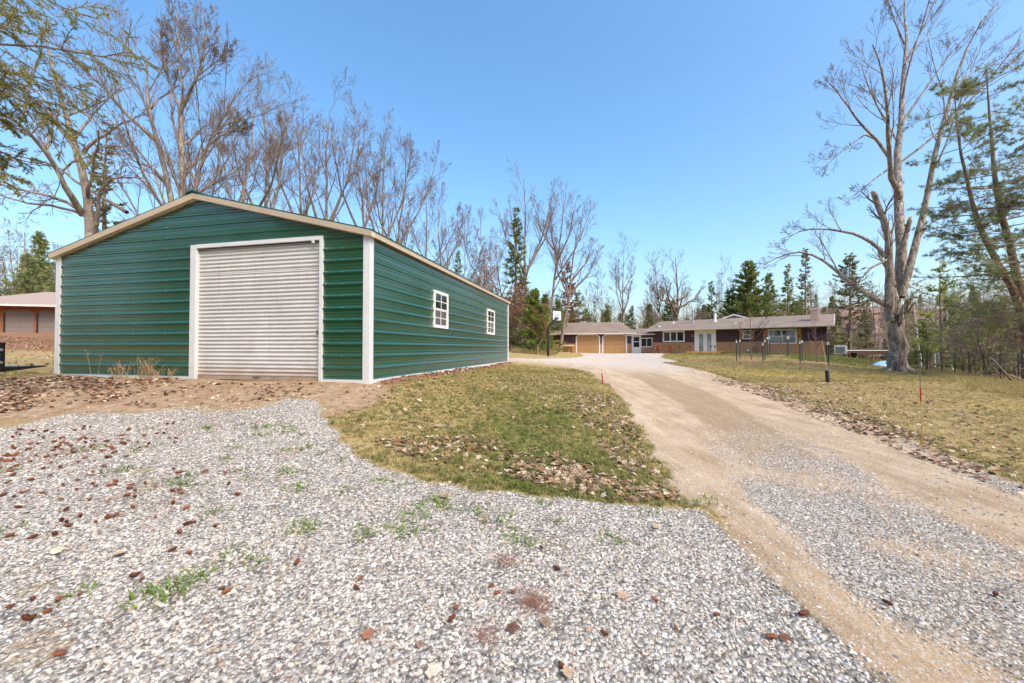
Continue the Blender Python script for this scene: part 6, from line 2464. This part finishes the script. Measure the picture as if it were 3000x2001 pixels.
def lawn(n, x0, x1, y0, y1, name, label, smin, smax, thr):
    x = rgr.uniform(x0, x1, n)
    y = y0 + (y1 - y0) * rgr.random(n) ** 1.25
    g, d, gr, go, so, wo, dp, dd = masks(x, y)
    ok = (dp < -.02) & (dd < -.02) & frustum(x, y, .6) & (so < .5) & (rgr.random(n) < (1 - .85 * np.clip(d, 0, 1)) * np.clip(.35 + gr, .35, 1))
    # clear of the barn
    c, s_ = math.cos(R(12.7)), math.sin(R(12.7))
    u, w = c * (x + 2.69) - s_ * (y - 7.364), s_ * (x + 2.69) + c * (y - 7.364)
    ok &= ~((u < .06) & (w > -.06))
    x, y, gr = x[ok], y[ok], gr[ok]
    n = len(x)
    green = rgr.random(n) < np.clip(gr * 1.05 + np.where(x > 4.4, -.05, .1), .04, .9)
    pick = np.where(green, rgr.integers(0, 3, n), rgr.integers(3, 6, n))
    s = rgr.uniform(smin, smax, n) * np.where(rgr.random(n) < .06, rgr.uniform(1.3, 2.0, n), 1.0)
    rot = np.stack([rgr.normal(0, .1, n), rgr.normal(0, .1, n), rgr.random(n) * 6.28], 1)
    return scatter(name, np.stack([x, y, hgt(x, y)], 1), rot, s, pick, gc, label)


lawn(52000, -3.4, 3.4, 3.4, 17, 'island_grass', 'short green and straw grass between pad and drive', .55, 1.15, 0)
lawn(60000, 4.6, 17, 3.8, 17, 'lawn_grass', 'short straw coloured grass right of the drive', .55, 1.1, 0)
lawn(60000, 6, 32, 15, 36, 'far_lawn_grass', 'short grass of the back lawn before the house', 1.0, 1.9, 0)
lawn(30000, -14, -3, 5.5, 11, 'barn_front_grass', 'thin dry grass before and beside the barn', .5, 1.0, 0)

# tall dry grass fringe along the woods edge, right
tc = variants('tall_grass_variant', [tuft_mesh(640 + i, 22, .42, .12, .004) for i in range(4)], ['grass_straw'] * 4)
n = 1500
f = rgr.random(n)
ex = np.interp(f, [0, .35, .7, 1], [20.8, 18.2, 14.4, 12.6]) + rgr.uniform(-.3, 2.2, n)
ey = np.interp(f, [0, .35, .7, 1], [19.8, 16.2, 11.6, 7.8]) + rgr.uniform(-.4, .8, n)
scatter('dry_fringe', np.stack([ex, ey, hgt(ex, ey)], 1), np.stack([rgr.normal(0, .2, n), rgr.normal(0, .2, n), rgr.random(n) * 6.28], 1), rgr.uniform(.35, .95, n), rgr.integers(0, 4, n), tc, 'matted dry tall grass fringe along the right woods edge')
n = 500
px = rgr.uniform(1500, 1625, n)
dp_ = rgr.uniform(34, 42, n)
ex = (px - 1500) / FPX * dp_
scatter('thicket_fringe', np.stack([ex, dp_, hgt(ex, dp_)], 1), np.stack([rgr.normal(0, .2, n), rgr.normal(0, .2, n), rgr.random(n) * 6.28], 1), rgr.uniform(.8, 2.0, n), rgr.integers(0, 4, n), tc, 'dry tall grass at the foot of the thicket')

# weeds tufts on the gravel: single plants
wm_ = [tuft_mesh(660 + i, 26, .055, .10, .003) for i in range(4)]
for me in wm_:
    me.materials.append(MAT['grass_fresh'])
WT = [(440, 1255), (410, 1317), (605, 1257), (350, 1380), (520, 1415), (560, 1420), (555, 1395), (710, 1245), (690, 1310), (770, 1275), (745, 1255), (800, 1250), (840, 1255), (845, 1265), (880, 1275), (905, 1312), (840, 1322), (830, 1380), (860, 1385), (880, 1430), (790, 1300), (715, 1405),
      (620, 1505), (900, 1540), (880, 1560), (1050, 1550), (1070, 1565), (1085, 1575), (1180, 1545), (1195, 1560), (1270, 1465), (1290, 1475), (1215, 1505), (1240, 1510), (1460, 1530), (1530, 1590), (1515, 1570), (1590, 1480), (1640, 1530), (1800, 1575), (575, 1690), (560, 1700), (450, 1735), (465, 1740), (500, 1760), (545, 1695),
      (30, 1380), (20, 1555), (290, 1310), (230, 1325), (660, 1345), (1000, 1350), (1010, 1440), (1180, 1420), (1110, 1410), (945, 1330), (1320, 1490), (1400, 1500), (730, 1640), (760, 1650), (690, 1620), (235, 1740), (700, 1380), (1900, 1500), (2070, 1460), (2060, 1475)]
pos = ground_px(WT)
rt = np.random.default_rng(44)
for k, (x, y) in enumerate(pos):
    o = link('grass_tuft', wm_[k % 4], None)
    o.location = (x + rt.normal(0, .01), y, g1(x, y) + .004)
    s = rt.uniform(.75, 1.55)
    o.scale = (s * 1.2, s * 1.2, s * rt.uniform(.45, 1.0))
    o.rotation_euler = (0, 0, rt.random() * 6.28)
    tag(o, 'small green weed tuft growing through the gravel', 'weed', 'weed tufts in the gravel')


# fallen leaves
def leaf_mesh(seed):
    r = np.random.default_rng(seed)
    n = 7
    t = np.linspace(0, 1, n)
    wd = np.sin(np.pi * t ** .8) * .42 * (1 + .35 * np.cos(t * 19 + seed))
    wd[0] = wd[-1] = .02
    curl = r.uniform(.05, .5)
    bend = r.uniform(-.3, .6)
    zc = .12 * np.sin(t * 3.1) + bend * (t - .5) ** 2
    V = []
    for i in range(n):
        V += [(t[i] - .5, -wd[i], zc[i] + curl * wd[i]), (t[i] - .5, 0, zc[i]), (t[i] - .5, wd[i], zc[i] + curl * wd[i] * r.uniform(.3, 1))]
    Q = []
    for i in range(n - 1):
        a = i * 3
        Q += [(a, a + 1, a + 4, a + 3), (a + 1, a + 2, a + 5, a + 4)]
    return np_mesh('leaf_%d' % seed, V, Q)


def leaf_mat(name, cols):
    m = NT(name)
    rnd = m.n('ObjectInfo').outputs['Random']
    c = m.ramp(rnd, [(i / (len(cols) - 1), lin(h)) for i, h in enumerate(cols)])
    c = m.mix(.3, c, m.ramp(m.noise(m.coord(), 6, 3), [(.3, lin(cols[0])), (.7, lin(cols[-1]))]))
    m.set(color=c, rough=.75, spec=.25)
    return m.m


MAT['leaf_tan'] = leaf_mat('dead_oak_leaf', ['#3a281e', '#6f4f3a', '#9c775a', '#c0a686', '#d8c8ae'])
MAT['leaf_rust'] = leaf_mat('rusty_leaf', ['#432a1f', '#6e4330', '#935f44', '#b08363'])
lm = [leaf_mesh(700 + i) for i in range(8)]
lc = variants('leaf_variant', lm, ['leaf_tan'] * 6 + ['leaf_rust'] * 2)
rl_ = np.random.default_rng(23)
REG = [([(1080, 1290), (1400, 1280), (1640, 1330), (1960, 1440), (1990, 1470), (1750, 1462), (1500, 1400), (1250, 1360)], 760, .25), ([(1500, 1400), (1650, 1370), (1980, 1430), (1990, 1468), (1800, 1470)], 760, .2),
       ([(1690, 1150), (1800, 1165), (1880, 1290), (1960, 1430), (1850, 1420), (1740, 1290), (1680, 1200)], 900, .15), ([(2080, 1112), (2250, 1168), (2450, 1248), (2700, 1345), (3000, 1455), (3000, 1385), (2750, 1295), (2500, 1200), (2300, 1135)], 2300, .15),
       ([(2250, 1110), (2500, 1110), (3000, 1220), (3000, 1390), (2700, 1290), (2400, 1180)], 900, .2), ([(-60, 1112), (155, 1102), (560, 1112), (330, 1175), (0, 1212), (-60, 1200)], 1500, .4), ([(560, 1118), (960, 1128), (940, 1165), (600, 1188), (330, 1196)], 240, .45), ([(0, 985), (155, 1000), (160, 1090), (0, 1105)], 500, .35),
       ([(960, 1170), (1400, 1080), (1700, 1110), (1750, 1250), (1300, 1260), (1050, 1280)], 420, .25), ([(1085, 1122), (1490, 1060), (1495, 1068), (1110, 1138)], 420, .5), ([(2000, 1090), (2090, 1110), (2350, 1140), (2200, 1100), (2050, 1075)], 200, .2)]
LP, LR = [], []
for poly, cnt, rust in REG:
    w = ground_px(poly)
    lo, hi = w.min(0), w.max(0)
    got = np.zeros((0, 2))
    while len(got) < cnt:
        c = lo + (hi - lo) * rl_.random((cnt * 4, 2))
        cl = smst(wob(c[:, 0] * 1.3, c[:, 1] * 1.1), -.12, .12)
        c = c[inside(w, c[:, 0], c[:, 1]) & (rl_.random(len(c)) < .15 + .85 * cl)]
        got = np.concatenate([got, c])
    got = got[:cnt]
    LP.append(got)
    LR.append(rl_.random(cnt) < rust)
LP, LR = np.concatenate(LP), np.concatenate(LR)
d_ = np.hypot(LP[:, 0], LP[:, 1])
order = np.argsort(d_)
n = len(LP)
ls = rl_.uniform(.04, .088, n)
lrot = np.stack([rl_.normal(0, .32, n), rl_.normal(0, .32, n), rl_.random(n) * 6.28], 1)
lpick = np.where(LR, rl_.integers(6, 8, n), rl_.integers(0, 6, n))
lz = hgt(LP[:, 0], LP[:, 1]) + .010
for i in order[:290]:
    o = link('fallen_leaf', lm[lpick[i]], None)
    o.location = (LP[i, 0], LP[i, 1], lz[i])
    o.rotation_euler = tuple(lrot[i])
    o.scale = (ls[i],) * 3
    tag(o, 'curled brown dead leaf in the drift on the grass', 'leaf', 'dead leaves drifted on the grass')
rest = order[290:]
scatter('leaf_litter', np.stack([LP[rest, 0], LP[rest, 1], lz[rest]], 1), lrot[rest], ls[rest], lpick[rest], lc, 'drifts of dead brown leaves on the lawns')
for k, (px, py, s, rz, mt, lab) in enumerate([(170, 1622, .085, 1.9, 0, 'tan lobed oak leaf at the left on the gravel'), (350, 1632, .075, .2, 1, 'tan leaf lying flat right of the lobed oak leaf'), (1080, 1870, .065, 1.2, 6, 'reddish oak leaf low on the gravel'), (1230, 1900, .045, 1.6, 2, 'small tan leaf near the bottom of the gravel'),
                                              (1505, 1852, .07, -.2, 6, 'orange brown curled leaf on the gravel'), (1597, 1835, .07, 1.4, 3, 'tan oak leaf right of the orange curled one'), (1305, 1460, .09, .6, 4, 'brown leaf on the gravel near the grass edge'), (1925, 1550, .07, .3, 5, 'pale leaf on the gravel by the drive'),
                                              (1825, 1755, .07, .5, 5, 'light brown leaf mid gravel, right part'), (1270, 1985, .075, .1, 3, 'crumpled tan leaf cut by the bottom of the frame'), (1660, 1985, .06, 1.7, 1, 'small upright leaf near the bottom edge'), (2300, 1880, .06, .4, 6, 'dark curled leaf on the drive gravel')]):
    q = ground_px([(px, py)])[0]
    o = link('oak_leaf', lm[mt], None)
    o.location = (q[0], q[1], g1(*q) + .022)
    o.scale = (s, s, s * .7)
    o.rotation_euler = (.15, -.1, rz)
    tag(o, lab, 'leaf', 'single leaves on the gravel')


# spruce cones
def cone_mesh(seed):
    r = np.random.default_rng(seed)
    g = Geo()
    n = 9
    t = np.linspace(0, 1, n)
    P = np.stack([t * .062 - .031, 0 * t, .004 * np.sin(t * 3)], 1)
    rad = .0125 * np.sin(np.pi * (.12 + .82 * t)) ** .7
    rad[1::2] *= .82
    g.add(*tubes(P[None], rad[None], 8))
    k = 64
    f = .06 + .86 * (np.arange(k) / k)
    an = np.arange(k) * 2.399
    rr = .0125 * np.sin(np.pi * (.12 + .82 * f)) ** .7
    c = np.stack([f * .062 - .031, rr * np.cos(an) * .9, rr * np.sin(an) * .9], 1)
    out = np.stack([0 * an, np.cos(an), np.sin(an)], 1)
    sd = np.stack([0 * an, -np.sin(an), np.cos(an)], 1)
    V = np.stack([c - sd * .0045, c + sd * .0045, c + out * .005 + np.array([.009, 0, 0])], 1).reshape(-1, 3)
    g.add(V, None, np.arange(len(V)).reshape(-1, 3))
    return g.mesh('cone_%d' % seed, False)


MAT['cone'] = leaf_mat('spruce_cone_scales', ['#43261b', '#6b3b28', '#8c5236', '#a86c48'])
cms = [cone_mesh(800 + i) for i in range(3)]
for me in cms:
    me.materials.append(MAT['cone'])
rc = np.random.default_rng(61)
CP = [(95, 1763), (30, 1785), (75, 1818), (95, 1818), (170, 1765), (140, 1800), (235, 1748), (395, 1692), (415, 1705), (650, 1733), (870, 1655), (505, 1617), (555, 1625), (665, 1740), (175, 1925), (1055, 1705), (1045, 1730), (1440, 1725), (1458, 1745), (1503, 1742), (1335, 1790), (1325, 1820), (1645, 1960), (1770, 1865), (1980, 1850), (1918, 1765), (1585, 1610), (1418, 1535),
      (1630, 1672), (2100, 1810), (2355, 1805), (2260, 1875), (2600, 1775), (2917, 1748), (340, 1515), (315, 1520), (390, 1490), (395, 1460), (525, 1440), (505, 1442), (530, 1450), (455, 1430), (385, 1425), (670, 1422), (695, 1452), (660, 1390), (600, 1385), (525, 1388), (508, 1378), (455, 1520), (320, 1520), (280, 1535), (235, 1515), (195, 1535), (200, 1545), (180, 1530), (160, 1570), (95, 1580), (30, 1575), (630, 1547), (570, 1535), (550, 1540), (525, 1565)]
pos = [tuple(p) for p in ground_px(CP)]
cen = ground_px([(40, 1285), (120, 1310), (210, 1325), (275, 1275), (335, 1300), (110, 1375), (215, 1440), (300, 1430), (20, 1345), (420, 1290)])
while len(pos) < 200:
    c = cen[rc.integers(0, len(cen))] + rc.normal(0, .30, 2) * (1, .8)
    if c[1] < 5.6 and frustum(np.array(c[0]), np.array(c[1]), .1):
        pos.append(tuple(c))
for k, (x, y) in enumerate(pos):
    o = link('spruce_cone', cms[k % 3], None)
    o.location = (x, y, g1(x, y) + .020)
    s = rc.uniform(.55, .95)
    o.scale = (s * rc.uniform(.75, 1.15), s, s)
    o.rotation_euler = (rc.random() * 6, rc.normal(0, .12), rc.random() * 6.28)
    tag(o, 'reddish brown spruce cone lying on the gravel', 'cone', 'spruce cones on the gravel')
# patches of dropped rusty needles
npt = Geo()
for cxp, cyp, cnt, rad in ((1560, 1770, 200, .10), (1485, 1650, 80, .08), (340, 1470, 140, .2), (520, 1470, 140, .25), (150, 1330, 600, .4), (620, 1240, 500, .5), (1430, 1870, 60, .08)):
    q = ground_px([(cxp, cyp)])[0]
    xy = q + rc.normal(0, rad * .5, (cnt, 2))
    p = np.stack([xy[:, 0], xy[:, 1], hgt(xy[:, 0], xy[:, 1]) + .016 + .012 * rc.random(cnt)], 1)
    az = rc.random(cnt) * 6.28
    d = np.stack([np.cos(az), np.sin(az), rc.normal(0, .2, cnt)], 1) * rc.uniform(.012, .03, (cnt, 1))
    w = np.stack([-np.sin(az), np.cos(az), 0 * az], 1) * .0011
    V = np.stack([p - d - w, p - d + w, p + d + w, p + d - w], 1).reshape(-1, 3)
    npt.add(V, np.arange(len(V)).reshape(-1, 4))
o = link('needle_litter', npt.mesh('needle_litter', False), paint('rusty_needles', '#8a5638', .8, .3, 20))
o['kind'] = 'stuff'
o['label'] = 'patches of dropped rusty needles on the gravel'
